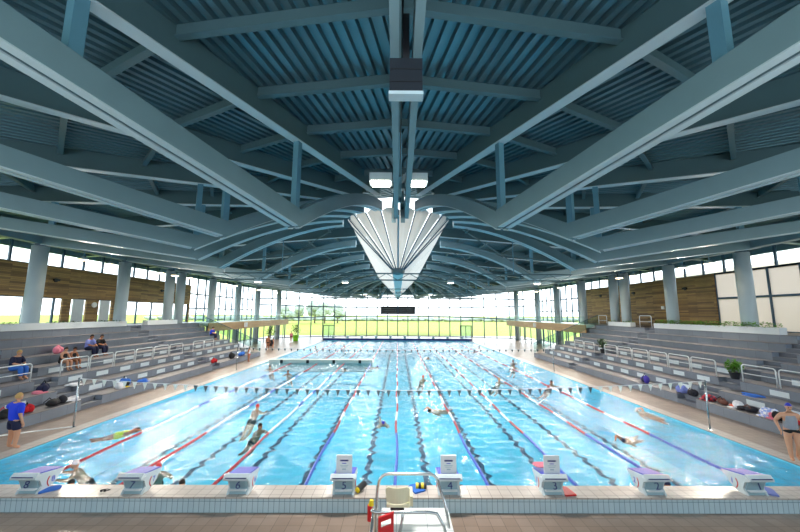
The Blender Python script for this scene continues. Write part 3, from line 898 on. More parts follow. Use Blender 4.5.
# ================================================================== lane ropes
def rope(x, label, near, y0, y1, inner, other='ropewhite'):
    t = empty('lane_rope', (x, (y0 + y1) / 2, -.05), label, 'lane rope', 'lane ropes')
    # floats: one mesh per colour run
    segs = []; y = y0
    def run(a, b, m):
        g = MB(); n = max(1, int((b - a) / .16)); st = (b - a) / n
        pts = []; rs = []
        for i in range(n):
            for q, rr in ((0, .02), (.04, .044), (.5, .05), (.96, .044)):
                xx = x + .03 * math.sin((a + st * (i + q)) * 1.1 + x)
                pts.append((xx, a + st * (i + q), -.045)); rs.append(rr)
        g.tube(pts, rs, 8)
        obj('float_run', g, M[m], t)
    run(y0, y0 + 5, near)
    y = y0 + 5; i = 0
    while y < y1 - 5:
        ln = inner[i % len(inner)]
        run(y, min(y + ln[0], y1 - 5), ln[1]); y += ln[0]; i += 1
    run(y1 - 5, y1, near)
lane_names = {-10: ('8', 'left of block 8'), }
rw = [(1.6, 'ropered'), (1.4, 'ropewhite')]
bw = [(4.0, 'ropewhite'), (1.0, 'ropeblue'), (2.0, 'ropewhite'), (1.0, 'ropeblue')]
between = {-7.5: 'between blocks 8 and 7', -5.0: 'between blocks 7 and 6', -2.5: 'between blocks 6 and 5', 0.0: 'between blocks 5 and 4',
           2.5: 'between blocks 4 and 3', 5.0: 'between blocks 3 and 2', 7.5: 'between blocks 2 and 1', 10.0: 'on the right past block 1', -10.0: 'on the left past block 8'}
for x, b in between.items():
    red = x <= -5
    lab = 'floating lane rope %s with %s near end' % (b, 'red' if red else 'blue')
    if x < -2.4: rope(x - .02, lab, 'ropered' if red else 'ropeblue', PY0 + .1, 33.9, bw if red else rw)
    else: rope(x - .02, lab, 'ropered' if red else 'ropeblue', PY0 + .1, PY1 - .1, rw)
for i, x in enumerate((-10.0, -7.5, -5.0, -2.5)):
    rope(x, 'floating lane rope beyond the bulkhead, %s from left' % ORD[i], 'ropered', 36.0, PY1 - .1, rw)

# bulkhead
bh = empty('bulkhead', (-7.3, 35, 0), 'pale floating bulkhead beam across the left half of the pool', 'bulkhead')
bevel(obj('beam', MB().box(-12.3, -2.4, 34.5, 35.4, -.9, .22), M['bulk'], bh), .03)
for x in (-11.1, -8.6, -6.1, -3.6):
    obj('black_pad', MB().box(x - .13, x + .13, 34.47, 34.5, -.1, .21), M['black'], bh)

# ================================================================== backstroke flags
def flagline(y, n, z0, sag, polesz, label, size, seed):
    xs = PX + .62
    for s, sn in ((-1, 'left'), (1, 'right')):
        xs = PX + (.6 if s < 0 else .3)
        o = empty('flag_pole', (s * xs, y, 0), '%s steel pole holding the %s' % (sn, label), 'flag pole', 'flag line poles')
        obj('pole', MB().tube([(s * xs, y, 0), (s * xs, y, polesz)], .035, 8), M['steel'], o, True)
        obj('foot_plate', MB().lathe([(.1, 0), (.1, .02), (.05, .03)], (s * xs, y, .0), 12), M['steel'], o)
    xs = PX + .45
    t = empty('flag_line', (0, y, z0), 'string of small triangular pennants, %s' % label, 'pennant string', 'pennant strings')
    pts = [(-xs - .15 + 2 * xs * i / 40, y, polesz - .03 - sag * (1 - (2 * i / 40 - 1) ** 2)) for i in range(41)]
    obj('cord', MB().tube(pts, .012, 5), M['whitecloth'], t)
    for i in range(n):
        u = (i + .5) / n * 2 - 1; x = u * xs - .15; z = polesz - .03 - sag * (1 - u * u)
        g = MB().prism([(x - size / 2, z), (x + size / 2, z), (x, z - size * 1.5)], 'y', y - .006, y + .006)
        obj('pennant', g, M['pennantw'] if (abs(u) > .66 and size > .17) else M['pennant'], t)
flagline(15.0, 62, 1.7, .42, 1.95, 'nearest flag line over the water', .18, 1)
flagline(29.4, 50, 1.7, .12, 1.85, 'second flag line before the bulkhead', .16, 2)
o = obj('stay_bar', MB().tube([(-13.12, 15.0, .04), (-14.3, 12.9, .3), (-15.6, 10.5, .62)], .025, 6), M['whitetube'])
setp(o, 'slim white bar running from left pole foot toward the near left', 'bar')

# ================================================================== lamps
def pendant(x, y, z, top, label):
    t = empty('pendant_lamp', (x, y, z), label, 'pendant lamp', 'disc lamps under the roof edge')
    obj('rod', MB().tube([(x, y, z + .1), (x, y, top)], .02, 6), M['post'], t)
    obj('shade', MB().lathe([(.34, .0), (.36, .03), (.2, .12), (.06, .22)], (x, y, z), 20), M['lampbody'], t, False)
    spot(x, y, z - .1, x * .55, y, P_PEND, 160, (1, .9, .76), .35)
    obj('lit_disc', MB().lathe([(.28, -.015), (.28, 0)], (x, y, z - .005), 20), M['lamp'], t)
for s, sn in ((-1, 'left'), (1, 'right')):
    for i, (x, y) in enumerate(((20.8, 22.2 + .8), (20.8, 25.2), (20.8, 30.6), (20.8, 32.6), (20.8, 35.0), (20.8, 42.2), (20.8, 44.8), (20.8, 52.5), (20.8, 60))):
        pendant(s * x, y, 8.05, 10.56, 'lit disc lamp hanging over the %s grandstand side, %s from near' % (sn, ORD[i]))
for s, sn in ((-1, 'left'), (1, 'right')):
    x = s * .52; y = 9.9; z = 8.55
    t = empty('floodlight', (x, y, z), 'bright floodlight on the %s side of the spine beam' % sn, 'floodlight', 'spine floodlights')
    obj('housing', MB().prism([(y - .22, z - .12), (y + .25, z - .12), (y + .2, z + .1), (y - .15, z + .16)], 'x', x - .33, x + .33), M['lampbody'], t)
    obj('lens', MB().prism([(y - .24, z - .2), (y + .22, z - .15), (y + .22, z - .12), (y - .24, z - .12)], 'x', x - .26, x + .26), M['flood'], t)
    spot(x, y, z - .3, s * 3, 11.5, P_SPINE, 115)
    obj('bracket', MB().box(min(x, s * .2), max(x, s * .2), y - .05, y + .05, z + .05, z + .12), M['post'], t)
t = empty('loudspeaker_cluster', (.1, 5.15, 7.9), 'dark boxy loudspeaker hanging under the central spine beam', 'loudspeaker')
obj('cabinet', MB().box(-.14, .34, 4.66, 4.81, 7.79, 8.33), M['speaker'], t)
for z in (7.95, 8.15): obj('grille_gap', MB().box(-.14, .34, 4.65, 4.66, z, z + .012), M['black'], t)
obj('bottom_trim', MB().box(-.15, .35, 4.64, 4.82, 7.75, 7.8), M['lampbody'], t)
obj('bracket', MB().box(.05, .15, 4.7, 4.78, 8.33, 9.1), M['black'], t)

# ================================================================== scoreboard and far doors
t = empty('scoreboard', (0, 73.9, 5.1), 'wide dark scoreboard in front of the far glass wall', 'scoreboard')
obj('cabinet', MB().box(-3.55, 3.65, 73.6, 73.9, 4.55, 6.2), M['score'], t)
for s, n in ((-1.75, 0), (1.85, 1)):
    f = obj('display', MB().box(s - 1.6, s + 1.6, 73.57, 73.6, 4.7, 6.05), M['black'], t)
    for q in range(3): obj('display_row', MB().box(s - 1.5, s + 1.5, 73.555, 73.57, 4.8 + .42 * q, 4.84 + .42 * q), M['lampbody'], f)
for s in (-3, 3): obj('hanger', MB().tube([(s, 73.75, 6.2), (s, 73.75, 10.4)], .03, 6), M['mullion'], t)
for i, x in enumerate((-13.7, 13.6)):
    y = 70.8
    g = MB().box(x - 1.15, x - 1.03, y, y + .12, 0, 2.35).box(x + 1.03, x + 1.15, y, y + .12, 0, 2.35).box(x - .06, x + .06, y, y + .12, 0, 2.35).box(x - 1.15, x + 1.15, y, y + .12, 2.25, 2.4)
    r = wobj('door_%d' % (i + 1), g, M['black'], 'structure')
    obj('door_glass', MB().box(x - 1.03, x + 1.03, y + .05, y + .06, 0, 2.25), M['glass'], r)

# ================================================================== lifeguard chair on tiled podium
t = empty('lifeguard_platform', (.3, 7.6, 0), 'white tiled podium with steel handrail hoops at the front centre', 'platform')
M['podium'] = brickmat('podium_tiles', (226, 230, 228), (218, 224, 224), (170, 180, 184), .62, .5, .008, 'xy', .35, 0, .03)
obj('podium', MB().box(-.32, 1.12, 6.3, 8.3, 0, .42), M['podium'], t)
def arc(c, r, a0, a1, n, f): return [f(c[0] + r * math.cos(R(a0 + (a1 - a0) * i / n)), c[1] + r * math.sin(R(a0 + (a1 - a0) * i / n))) for i in range(n + 1)]
yb = 7.9
pts = [(-.42, yb - .3, 0.0), (-.40, yb, 1.0)] + arc((-.18, 1.08), .2, 180, 90, 5, lambda a, b: (a, yb, b)) + arc((.68, 1.08), .2, 90, 0, 5, lambda a, b: (a, yb, b)) + [(1.0, yb - .1, .75), (1.1, yb - .6, 0.0)]
obj('rear_hoop', MB().tube(pts, .03, 10), M['steel'], t, True)
yf = 7.0
pts = [(-.42, yb, .55), (-.47, yb - .35, .78), (-.46, yf + .12, .96), (-.38, yf, 1.0), (-.2, yf, 1.0), (.6, yf, 1.0), (.74, yf, .98), (.86, yf - .05, .8), (1.05, yf - .25, .0)]
obj('front_hoop', MB().tube(pts, .03, 10), M['steel'], t, True)
obj('left_leg', MB().tube([(-.44, yf + .3, .9), (-.52, yf - .2, 0)], .03, 10), M['steel'], t, True)
t = empty('swivel_chair', (.1, 7.55, .42), 'cream plastic lifeguard seat on a steel post, seen from behind', 'chair')
g = MB()
n = 8; k0 = 0
for i in range(n + 1):
    a = -1 + 2 * i / n
    for z, yy in ((.96, 0), (1.27, -.05)):
        for th in (0, .03): g.v.append((.02 + a * (.22 + .02 * (z > 1)), 7.35 + yy + .1 * a * a + th, z - (.05 if abs(a) > .9 and z > 1 else 0)))
for i in range(n):
    a = 4 * i
    g.f += [(a, a + 4, a + 6, a + 2), (a + 1, a + 3, a + 7, a + 5), (a + 2, a + 6, a + 7, a + 3), (a, a + 1, a + 5, a + 4)]
g.f += [(0, 2, 3, 1), (4 * n, 4 * n + 1, 4 * n + 3, 4 * n + 2)]
obj('backrest', g, M['cream'], t)
bevel(obj('seat', MB().box(-.2, .26, 7.38, 7.85, .88, .94), M['cream'], t), .02)
obj('armrest', MB().box(.26, .32, 7.4, 7.8, .9, 1.08), M['cream'], t)
obj('mechanism', MB().box(-.12, .15, 7.42, 7.7, .8, .88), M['black'], t)
obj('post', MB().tube([(.12, 7.55, .8), (.12, 7.52, .62), (.06, 7.4, .42)], .03, 10), M['steel'], t, True)
# red rescue can hung on the left of the rail
t = empty('rescue_board', (-.1, 6.95, .5), 'red plastic rescue board with long hand hole leaning on the podium rail', 'rescue float')
def plate_with_hole(x0, x1, z0, z1, hx0, hx1, hz0, hz1, y, th, shear):
    g = MB()
    def b(a, c, d, e):
        vs = [(x, yy, z + shear * (x - x0)) for yy in (y, y + th) for x, z in ((a, d), (c, d), (c, e), (a, e))]
        g.add(vs, [(0, 1, 2, 3), (7, 6, 5, 4), (0, 4, 5, 1), (1, 5, 6, 2), (2, 6, 7, 3), (3, 7, 4, 0)])
    b(x0, hx0, z0, z1); b(hx1, x1, z0, z1); b(hx0, hx1, z0, hz0); b(hx0, hx1, hz1, z1)
    return g
obj('board', plate_with_hole(-.33, -.05, .4, .95, -.28, -.1, .76, .87, 6.9, .05, .35), M['red'], t)
t = empty('rescue_tube', (-.5, 7.5, .7), 'small red and yellow rescue float hung on the left rail', 'rescue float')
obj('float', MB().tube([(-.52, 7.45, .62), (-.52, 7.45, .9)], [.05, .055], 12), M['red'], t)
obj('yellow_end', MB().tube([(-.5, 7.45, .9), (-.49, 7.45, .99)], [.055, .04], 12), M['yellow'], t)

# ================================================================== small things on the start wall
def slab(name, x, y, z, lx, ly, lz, rot, m, label, cat, group=None, tilt=0):
    g = MB()
    n = 10; pts = [(-lx / 2, -ly / 2), (lx / 2, -ly / 2)] + [(lx / 2 * math.cos(R(180 * i / n)), ly * .2 + ly * .3 * math.sin(R(180 * i / n))) for i in range(n + 1)]
    g.prism(pts, 'z', 0, lz)
    o = obj(name, g, m); o.location = (x, y, z); o.rotation_euler = (tilt, 0, rot); bevel(o, .008)
    return setp(o, label, cat, group)
def onwall(px, py): return atz(px, py, TOPZ)
p = onwall(416, 489); slab('kickboard', p.x, p.y, TOPZ, .3, .42, .035, .5, M['bluecloth'], 'blue kickboard lying flat on the wall behind the lifeguard seat', 'kickboard')
p = onwall(565, 491); slab('kickboard', p.x, 9.17, TOPZ, .28, .45, .035, R(8), M['red'], 'red kickboard lying flat to the right of block 3', 'kickboard')
p = onwall(764, 490); slab('kickboard', p.x, 9.2, TOPZ, .3, .45, .035, R(-30), M['lilac'], 'lilac kickboard to the right of block 1', 'kickboard')
p = onwall(52, 489); slab('kickboard', p.x, 9.2, TOPZ, .25, .4, .04, R(-50), M['bluecloth'], 'blue kickboard beside block 8', 'kickboard')
slab('kickboard', 3.62, 9.42, TOPZ + .5, .3, .35, .03, R(90), M['pink'], 'pink kickboard resting on top of block 3', 'kickboard')
t = empty('pull_buoy', (0, 0, 0), 'yellow and black striped pull buoy right of the seat on the wall', 'pull buoy')
p = onwall(421, 489); t.location = (p.x, p.y, TOPZ)
for i in range(4):
    o = obj('foam_ring', MB().tube([(p.x - .13 + i * .065, p.y, TOPZ + .075), (p.x - .13 + (i + 1) * .065, p.y, TOPZ + .075)], .072, 12), M['yellow'] if i % 2 == 0 else M['black'], t)
p = onwall(361, 491)
t = empty('pull_buoy', (p.x, p.y, TOPZ), 'dark pull buoy with yellow patch to the right of block 5', 'pull buoy')
obj('foam', MB().tube([(p.x - .07, p.y - .1, TOPZ + .07), (p.x + .07, p.y + .12, TOPZ + .12)], .075, 12), M['black'], t)
obj('yellow_patch', MB().tube([(p.x - .08, p.y - .13, TOPZ + .07), (p.x - .06, p.y - .09, TOPZ + .08)], .06, 12), M['yellow'], t)
p = onwall(103, 492)
o = obj('goggles', MB().ball((p.x - .04, p.y, TOPZ + .03), (.035, .02, .025)).ball((p.x + .04, p.y, TOPZ + .03), (.035, .02, .025)).tube([(p.x - .07, p.y, TOPZ + .02), (p.x - .1, p.y + .09, TOPZ + .01), (p.x, p.y + .13, TOPZ + .01), (p.x + .1, p.y + .09, TOPZ + .01), (p.x + .07, p.y, TOPZ + .02)], .008, 5), M['black'])
setp(o, 'dark swim goggles lying on the wall left of block 7', 'goggles')

# ================================================================== bags and towels on the benches
def bundle(kind, px, py, k, m, sx, sy, sz, label, s=1, strap=None):
    """soft heap resting on tier k (0 = front)"""
    z = RH * (k + 1) + .012
    x = FX[k] + .45
    p = atx(px, py, s * x)
    g = MB(); random.seed(int(px * 7 + py))
    nb = 5 if kind != 'towel' else 7
    for i in range(nb):
        a = random.random() * 6.28; q = random.random()
        rz = sz * random.uniform(.35, .5)
        g.ball((s * x + .25 * sx * math.cos(a) * q, p.y + .35 * sy * math.sin(a) * q * 1.6, z + rz * .96), (sx * .34, sy * .34, rz), 10, 6, .08)
    if kind == 'towel':
        g.box(min(s * x, s * (x - .3)), max(s * x, s * (x - .3)), p.y - sy * .4, p.y + sy * .4, z, z + .04)
    t = empty(kind, (s * x, p.y, z), label, kind.replace('_', ' '), 'things left on the benches')
    obj('body' if kind != 'towel' else 'cloth', g, m, t, True)
    if strap: obj('strap', MB().tube([(s * x - .1, p.y - sy * .3, z + sz * .6), (s * x - .05, p.y, z + sz * 1.15), (s * x - .1, p.y + sy * .3, z + sz * .6)], .02, 6), strap, t)
    if kind == 'backpack': obj('pocket', MB().ball((s * (x - sx * .35), p.y, z + sz * .35), (.1, sy * .3, sz * .28), 10, 6), strap or m, t)
bundle('backpack', 646, 379, 0, M['purple'], .45, .55, .5, 'purple backpack on the right front bench, farthest of its things', 1, M['navycloth'])
bundle('bag', 682, 390, 0, M['lilac'], .4, .45, .42, 'blue and white bag on the right front bench by a gap', 1, M['blue'])
bundle('bag', 692, 392, 0, M['darkfabric'], .35, .4, .38, 'small dark bag next to the blue and white bag', 1, M['brown'])
bundle('towel', 709, 397, 0, M['redplaid'], .5, .7, .32, 'red checked towel heap on the right front bench')
bundle('bag', 722, 401, 0, M['brown'], .45, .6, .3, 'brown bag right of the red checked towel', 1, M['darkfabric'])
bundle('towel', 736, 402, 0, M['whitecloth'], .4, .4, .35, 'white towel heap in the middle of the right front bench')
bundle('bag', 733, 406, 0, M['orange'], .25, .3, .14, 'small bright orange pouch in front of the white towel')
bundle('bag', 749, 408, 0, M['darkfabric'], .5, .6, .25, 'low dark bag right of the white towel', 1, M['brown'])
bundle('towel', 767, 411, 0, M['plaid'], .5, .5, .42, 'blue and white checked towel near the standing woman')
bundle('towel', 776, 414, 0, M['pink'], .4, .35, .3, 'pink towel between checked towel and standing woman')
bundle('bag', 781, 411, 0, M['blackcloth'], .45, .35, .36, 'black bag right behind the pink towel')
bundle('towel', 754, 394, 1, M['bluecloth'], .4, .7, .12, 'flat blue towel on the second bench of the right grandstand')
bundle('bag', 794, 404, 0, M['redcloth'], .4, .4, .4, 'red bag behind the standing woman')
bundle('bag', 45, 387, 1, M['navycloth'], .4, .5, .45, 'navy bag on the left second bench above two signs', -1, M['blackcloth'])
bundle('towel', 37, 391, 1, M['pink'], .4, .6, .14, 'pale pink towel lying beside the navy bag', -1)
bundle('towel', 73, 382, 1, M['whitecloth'], .4, .6, .14, 'flat white towel on the left second bench', -1)
bundle('bag', 50, 404, 0, M['blackcloth'], .5, .7, .32, 'big black sports bag on the left front bench', -1, M['darkfabric'])
bundle('bag', 62, 400, 0, M['darkfabric'], .45, .5, .38, 'dark rucksack touching the big black sports bag', -1)
bundle('towel', 71, 398, 0, M['whitecloth'], .4, .5, .22, 'white towel draped beside the dark rucksack', -1)
bundle('bag', 28, 408, 0, M['redcloth'], .35, .3, .34, 'dark red bag behind the man in the blue shirt', -1, M['blackcloth'])
bundle('bag', 3, 418, 0, M['blackcloth'], .45, .6, .38, 'black bag with red trim at the left frame edge', -1, M['red'])
bundle('backpack', 125, 379, 0, M['bluecloth'], .45, .5, .5, 'blue and black backpack with yellow cloth by the left aisle', -1, M['blackcloth'])
bundle('towel', 119, 381, 0, M['whitecloth'], .4, .4, .36, 'white towel beside the blue and black backpack', -1)
bundle('towel', 123, 383, 0, M['yellow'], .3, .4, .16, 'yellow cloth at the foot of the blue backpack', -1)
bundle('towel', 142, 380, 0, M['bluecloth'], .35, .7, .2, 'blue towel on the left front bench past the backpack', -1)
bundle('bag', 214, 361, 0, M['redcloth'], .35, .5, .4, 'red and black bag on the left front bench farther along', -1, M['blackcloth'])
bundle('bag', 231, 357.5, 0, M['blackcloth'], .5, .9, .6, 'black bag heap near the far end of left bench', -1)
bundle('bag', 241, 355.5, 0, M['bluecloth'], .45, .9, .4, 'blue bag at the far end of the left bench', -1)
bundle('bag', 57, 357, 4, M['pink'], .45, .5, .5, 'round pink bag on the left grandstand beside the seated children', -1)

# ================================================================== people
def skin_mesh(name, J, E, radii, root='pelvis', sub=2):
    bm = bmesh.new(); idx = {}; ly = bm.verts.layers.skin.verify()
    for k, p in J.items(): idx[k] = bm.verts.new(p)
    for a, b in E: bm.edges.new((idx[a], idx[b]))
    for k, v in idx.items():
        r = radii[k]; v[ly].radius = r if isinstance(r, tuple) else (r, r)
        v[ly].use_root = (k == root)
    me = bpy.data.meshes.new(name); bm.to_mesh(me); bm.free()
    o = bpy.data.objects.new(name, me); C.objects.link(o)
    md = o.modifiers.new('s', 'SKIN'); md.branch_smoothing = .3; md.use_smooth_shade = True
    m2 = o.modifiers.new('d', 'SUBSURF'); m2.levels = sub; m2.render_levels = sub
    dg = bpy.context.evaluated_depsgraph_get(); dg.update()
    res = bpy.data.meshes.new_from_object(o.evaluated_get(dg)); res.name = name
    bpy.data.objects.remove(o); bpy.data.meshes.remove(me)
    return res
RAD = dict(pelvis=(.2, .15), spine=(.17, .135), chest=(.2, .15), neck=.065, skull=.06,
           sh=.088, el=.056, wr=.038, palm=.042, hip=.135, kn=.085, an=.052, heel=.05, toe=.045)
def figure_mesh(name, P, fingers=False, scale=1.0):
    """P: dict with pelvis, spine, chest, neck, head; shL/shR, elL.., wrL.., hipL.., knL.., anL.., toeL.."""
    J = {k: Vector(v) for k, v in P.items() if k not in ('head', 'face')}
    J['skull'] = J['neck'] + (Vector(P['head']) - J['neck']) * .6
    E = [('pelvis', 'spine'), ('spine', 'chest'), ('chest', 'neck'), ('neck', 'skull')]
    rad = {k: RAD[k] for k in ('pelvis', 'spine', 'chest', 'neck', 'skull')}
    for s in 'LR':
        fw = (J['wr' + s] - J['el' + s]).normalized()
        J['palm' + s] = J['wr' + s] + fw * .08
        E += [('chest', 'sh' + s), ('sh' + s, 'el' + s), ('el' + s, 'wr' + s), ('wr' + s, 'palm' + s),
              ('pelvis', 'hip' + s), ('hip' + s, 'kn' + s), ('kn' + s, 'an' + s), ('an' + s, 'toe' + s)]
        for q in ('sh', 'el', 'wr', 'palm', 'hip', 'kn', 'an', 'toe'): rad[q + s] = RAD[q]
        if fingers:
            sd = fw.orthogonal().normalized()
            curl = fw.cross(sd)
            for i, ln in enumerate((.075, .085, .08, .062)):
                a = 'f%d%s' % (i, s); J[a] = J['palm' + s] + sd * (-.03 + .02 * i) + fw * .02
                J[a + 'b'] = J[a] + fw * ln * .7 + curl * .015; J[a + 'c'] = J[a + 'b'] + fw * ln * .4 + curl * .03
                E += [('palm' + s, a), (a, a + 'b'), (a + 'b', a + 'c')]
                for q in ('', 'b', 'c'): rad[a + q] = .009
            a = 't' + s; J[a] = J['wr' + s] + fw * .035 - sd * .03; J[a + 'b'] = J[a] + fw * .05 - sd * .035
            E += [('wr' + s, a), (a, a + 'b')]; rad[a] = .012; rad[a + 'b'] = .01
    me = skin_mesh(name, J, E, rad)
    # head with nose, brow, ears, joined into the same mesh
    h = Vector(P['head']); f = Vector(P.get('face', (0, -1, 0))).normalized()
    up = (h - J['neck']).normalized(); f = (f - up * f.dot(up)).normalized(); sd = f.cross(up)
    hb = MB(); hb.ball((0, 0, 0), (.078, .098, .118), 16, 12)
    hb.ball((0, .098, -.02), (.013, .022, .022), 8, 6)
    for s in (-1, 1):
        hb.ball((s * .078, 0, -.005), (.012, .02, .032), 8, 6)
    hb.ball((0, .075, -.075), (.035, .025, .03), 8, 6)
    T = Matrix((sd, f, up)).transposed()
    bm = bmesh.new(); bm.from_mesh(me)
    vs = [bm.verts.new(h + T @ Vector(v)) for v in hb.v]
    for fc in hb.f:
        try: bm.faces.new([vs[i] for i in fc]).smooth = True
        except ValueError: pass
    bm.to_mesh(me); bm.free()
    me.transform(Matrix.Scale(scale, 4))
    return me, (h, T)
def hair_mesh(ht, kind='hair', scale=1.0):
    h, T = ht; g = MB(); seg, ring = 18, 10
    for i in range(ring + 1):
        t = (PI * .62 if kind == 'hair' else PI * .52) * i / ring
        for j in range(seg):
            a = 2 * PI * j / seg
            v = Vector((math.sin(t) * math.cos(a) * .086, math.sin(t) * math.sin(a) * .107, math.cos(t) * .128))
            if v.y > .03 and v.z < .045: v = v * .9                         # keep the forehead and face clear
            g.v.append(tuple(h + T @ (v + Vector((0, -.008, .006)))))
    for i in range(ring):
        for j in range(seg):
            a = i * seg + j; b = i * seg + (j + 1) % seg; g.f.append((a, a + seg, b + seg, b))
    me = meshof(kind, g, M['hairb'], True); me.transform(Matrix.Scale(scale, 4)); return me
def eyes_mesh(ht, scale=1.0):
    h, T = ht; g = MB()
    for s in (-1, 1):
        c = h + T @ Vector((s * .03, .089, .008)); g.ball(c, .011, 8, 6)
    c = h + T @ Vector((0, .096, -.052)); g.ball(c, (.02, .008, .006), 8, 6)
    me = meshof('eyes', g, M['hairb'], True); me.transform(Matrix.Scale(scale, 4)); return me
def shell_mesh(name, P, keys, E, radd, root, scale=1.0, extra=None):
    J = {k: Vector(P[k]) for k in keys}
    if extra: J.update({k: Vector(v) for k, v in extra.items()})
    rad = {k: radd[k] for k in J}
    me = skin_mesh(name, J, E, rad, root); me.transform(Matrix.Scale(scale, 4)); return me

def lerp(a, b, t): return Vector(a) + (Vector(b) - Vector(a)) * t
def dress(P, kind, scale=1.0):
    """clothing meshes for a pose"""
    if kind == 'tshirt':
        ex = {'slL': lerp(P['shL'], P['elL'], 1.0), 'slR': lerp(P['shR'], P['elR'], 1.0), 'hem': lerp(P['spine'], P['pelvis'], 1.9)}
        E = [('hem', 'spine'), ('spine', 'chest'), ('chest', 'shL'), ('shL', 'slL'), ('chest', 'shR'), ('shR', 'slR'), ('chest', 'col')]
        ex['col'] = lerp(P['chest'], P['neck'], .6)
        rd = dict(hem=(0.253, 0.200), spine=(0.233, 0.186), chest=(0.253, 0.186), shL=0.113, shR=0.113, slL=0.100, slR=0.100, col=0.100)
        return shell_mesh('shirt', P, ['spine', 'chest', 'shL', 'shR'], E, rd, 'chest', scale, ex)
    if kind == 'shorts':
        ex = {'tL': lerp(P['hipL'], P['knL'], .8), 'tR': lerp(P['hipR'], P['knR'], .8), 'waist': lerp(P['pelvis'], P['spine'], .8)}
        E = [('waist', 'pelvis'), ('pelvis', 'hipL'), ('hipL', 'tL'), ('pelvis', 'hipR'), ('hipR', 'tR')]
        rd = dict(waist=(0.219, 0.166), pelvis=(0.239, 0.186), hipL=0.160, hipR=0.160, tL=0.140, tR=0.140)
        return shell_mesh('shorts', P, ['pelvis', 'hipL', 'hipR'], E, rd, 'pelvis', scale, ex)
    if kind == 'trousers':
        ex = {'waist': lerp(P['pelvis'], P['spine'], .8), 'cL': lerp(P['knL'], P['anL'], .85), 'cR': lerp(P['knR'], P['anR'], .85)}
        E = [('waist', 'pelvis'), ('pelvis', 'hipL'), ('hipL', 'knL'), ('knL', 'cL'), ('pelvis', 'hipR'), ('hipR', 'knR'), ('knR', 'cR')]
        rd = dict(waist=(0.219, 0.166), pelvis=(0.239, 0.186), hipL=0.160, hipR=0.160, knL=0.113, knR=0.113, cL=0.086, cR=0.086)
        return shell_mesh('trousers', P, ['pelvis', 'hipL', 'hipR', 'knL', 'knR'], E, rd, 'pelvis', scale, ex)
    if kind == 'briefs':
        ex = {'tL': lerp(P['hipL'], P['knL'], .22), 'tR': lerp(P['hipR'], P['knR'], .22), 'waist': lerp(P['pelvis'], P['spine'], .8)}
        E = [('waist', 'pelvis'), ('pelvis', 'hipL'), ('hipL', 'tL'), ('pelvis', 'hipR'), ('hipR', 'tR')]
        rd = dict(waist=(0.219, 0.166), pelvis=(0.233, 0.180), hipL=0.150, hipR=0.150, tL=0.140, tR=0.140)
        return shell_mesh('briefs', P, ['pelvis', 'hipL', 'hipR'], E, rd, 'pelvis', scale, ex)
    if kind == 'top':
        ex = {'hem': lerp(P['pelvis'], P['spine'], -.7), 'col': lerp(P['chest'], P['neck'], .7), 'a': lerp(P['chest'], P['shL'], .55), 'b': lerp(P['chest'], P['shR'], .55)}
        E = [('hem', 'spine'), ('spine', 'chest'), ('chest', 'col'), ('chest', 'a'), ('chest', 'b')]
        rd = dict(hem=(0.219, 0.166), spine=(0.206, 0.160), chest=(0.237, 0.173), col=(0.133, 0.106), a=0.100, b=0.100)
        return shell_mesh('top', P, ['spine', 'chest'], E, rd, 'chest', scale, ex)

def put(name, me, m, parent, label=None):
    o = bpy.data.objects.new(name, me)
    if not me.materials: me.materials.append(m)
    o.parent = parent; C.objects.link(o)
    o.material_slots[0].link = 'OBJECT'; o.material_slots[0].material = m
    if label: o['label'] = label
    return o
CACHE = {}
def person(key, P, loc, rot, skinm, label, clothes=(), head=('hair', 'hairb'), scale=1.0, fingers=False, group=None, eyes=True):
    if key not in CACHE:
        me, ht = figure_mesh('body', P, fingers, 1.0)
        CACHE[key] = dict(body=me, hair=hair_mesh(ht, 'hair'), cap=hair_mesh(ht, 'swim_cap'), eyes=eyes_mesh(ht))
    D = CACHE[key]
    t = empty('person', loc, label, 'person', group); t.rotation_euler = (0, 0, rot); t.scale = (scale,) * 3
    put('body', D['body'], skinm, t)
    hk, hm = head
    if hk == 'cap': put('swim_cap', D['cap'], M[hm], t)
    else: put('hair', D['hair'], M[hm], t)
    if eyes: put('eyes', D['eyes'], M['hairb'], t)
    for kind, m in clothes:
        ck = kind + '_m'
        if ck not in D: D[ck] = dress(P, kind)
        put(kind, D[ck], M[m], t)
    return t
# poses face -Y; z = 0 at the soles
STAND = dict(pelvis=(0, 0, .95), spine=(0, .01, 1.12), chest=(0, 0, 1.33), neck=(0, 0, 1.50), head=(0, -.02, 1.66),
             shL=(-.19, 0, 1.41), elL=(-.25, .03, 1.12), wrL=(-.25, -.05, .87), shR=(.19, 0, 1.41), elR=(.25, .03, 1.12), wrR=(.25, -.05, .87),
             hipL=(-.1, 0, .88), knL=(-.11, -.02, .49), anL=(-.12, .02, .08), toeL=(-.13, -.13, .03),
             hipR=(.1, 0, .88), knR=(.11, -.02, .49), anR=(.12, .02, .08), toeR=(.13, -.13, .03))
GUARD = dict(STAND, shR=(.19, 0, 1.41), elR=(.40, .02, 1.28), wrR=(.62, -.1, 1.26), anL=(-.17, .02, .08), toeL=(-.2, -.12, .03), knL=(-.15, -.02, .49))
WOMAN = dict(STAND, elL=(-.33, .1, 1.17), wrL=(-.3, -.06, .95), elR=(.36, .12, 1.2), wrR=(.22, -.02, 1.0), knR=(.1, -.12, .5), anR=(.1, .08, .1), toeR=(.1, -.08, .03), anL=(-.1, -.06, .08), toeL=(-.12, -.21, .03))
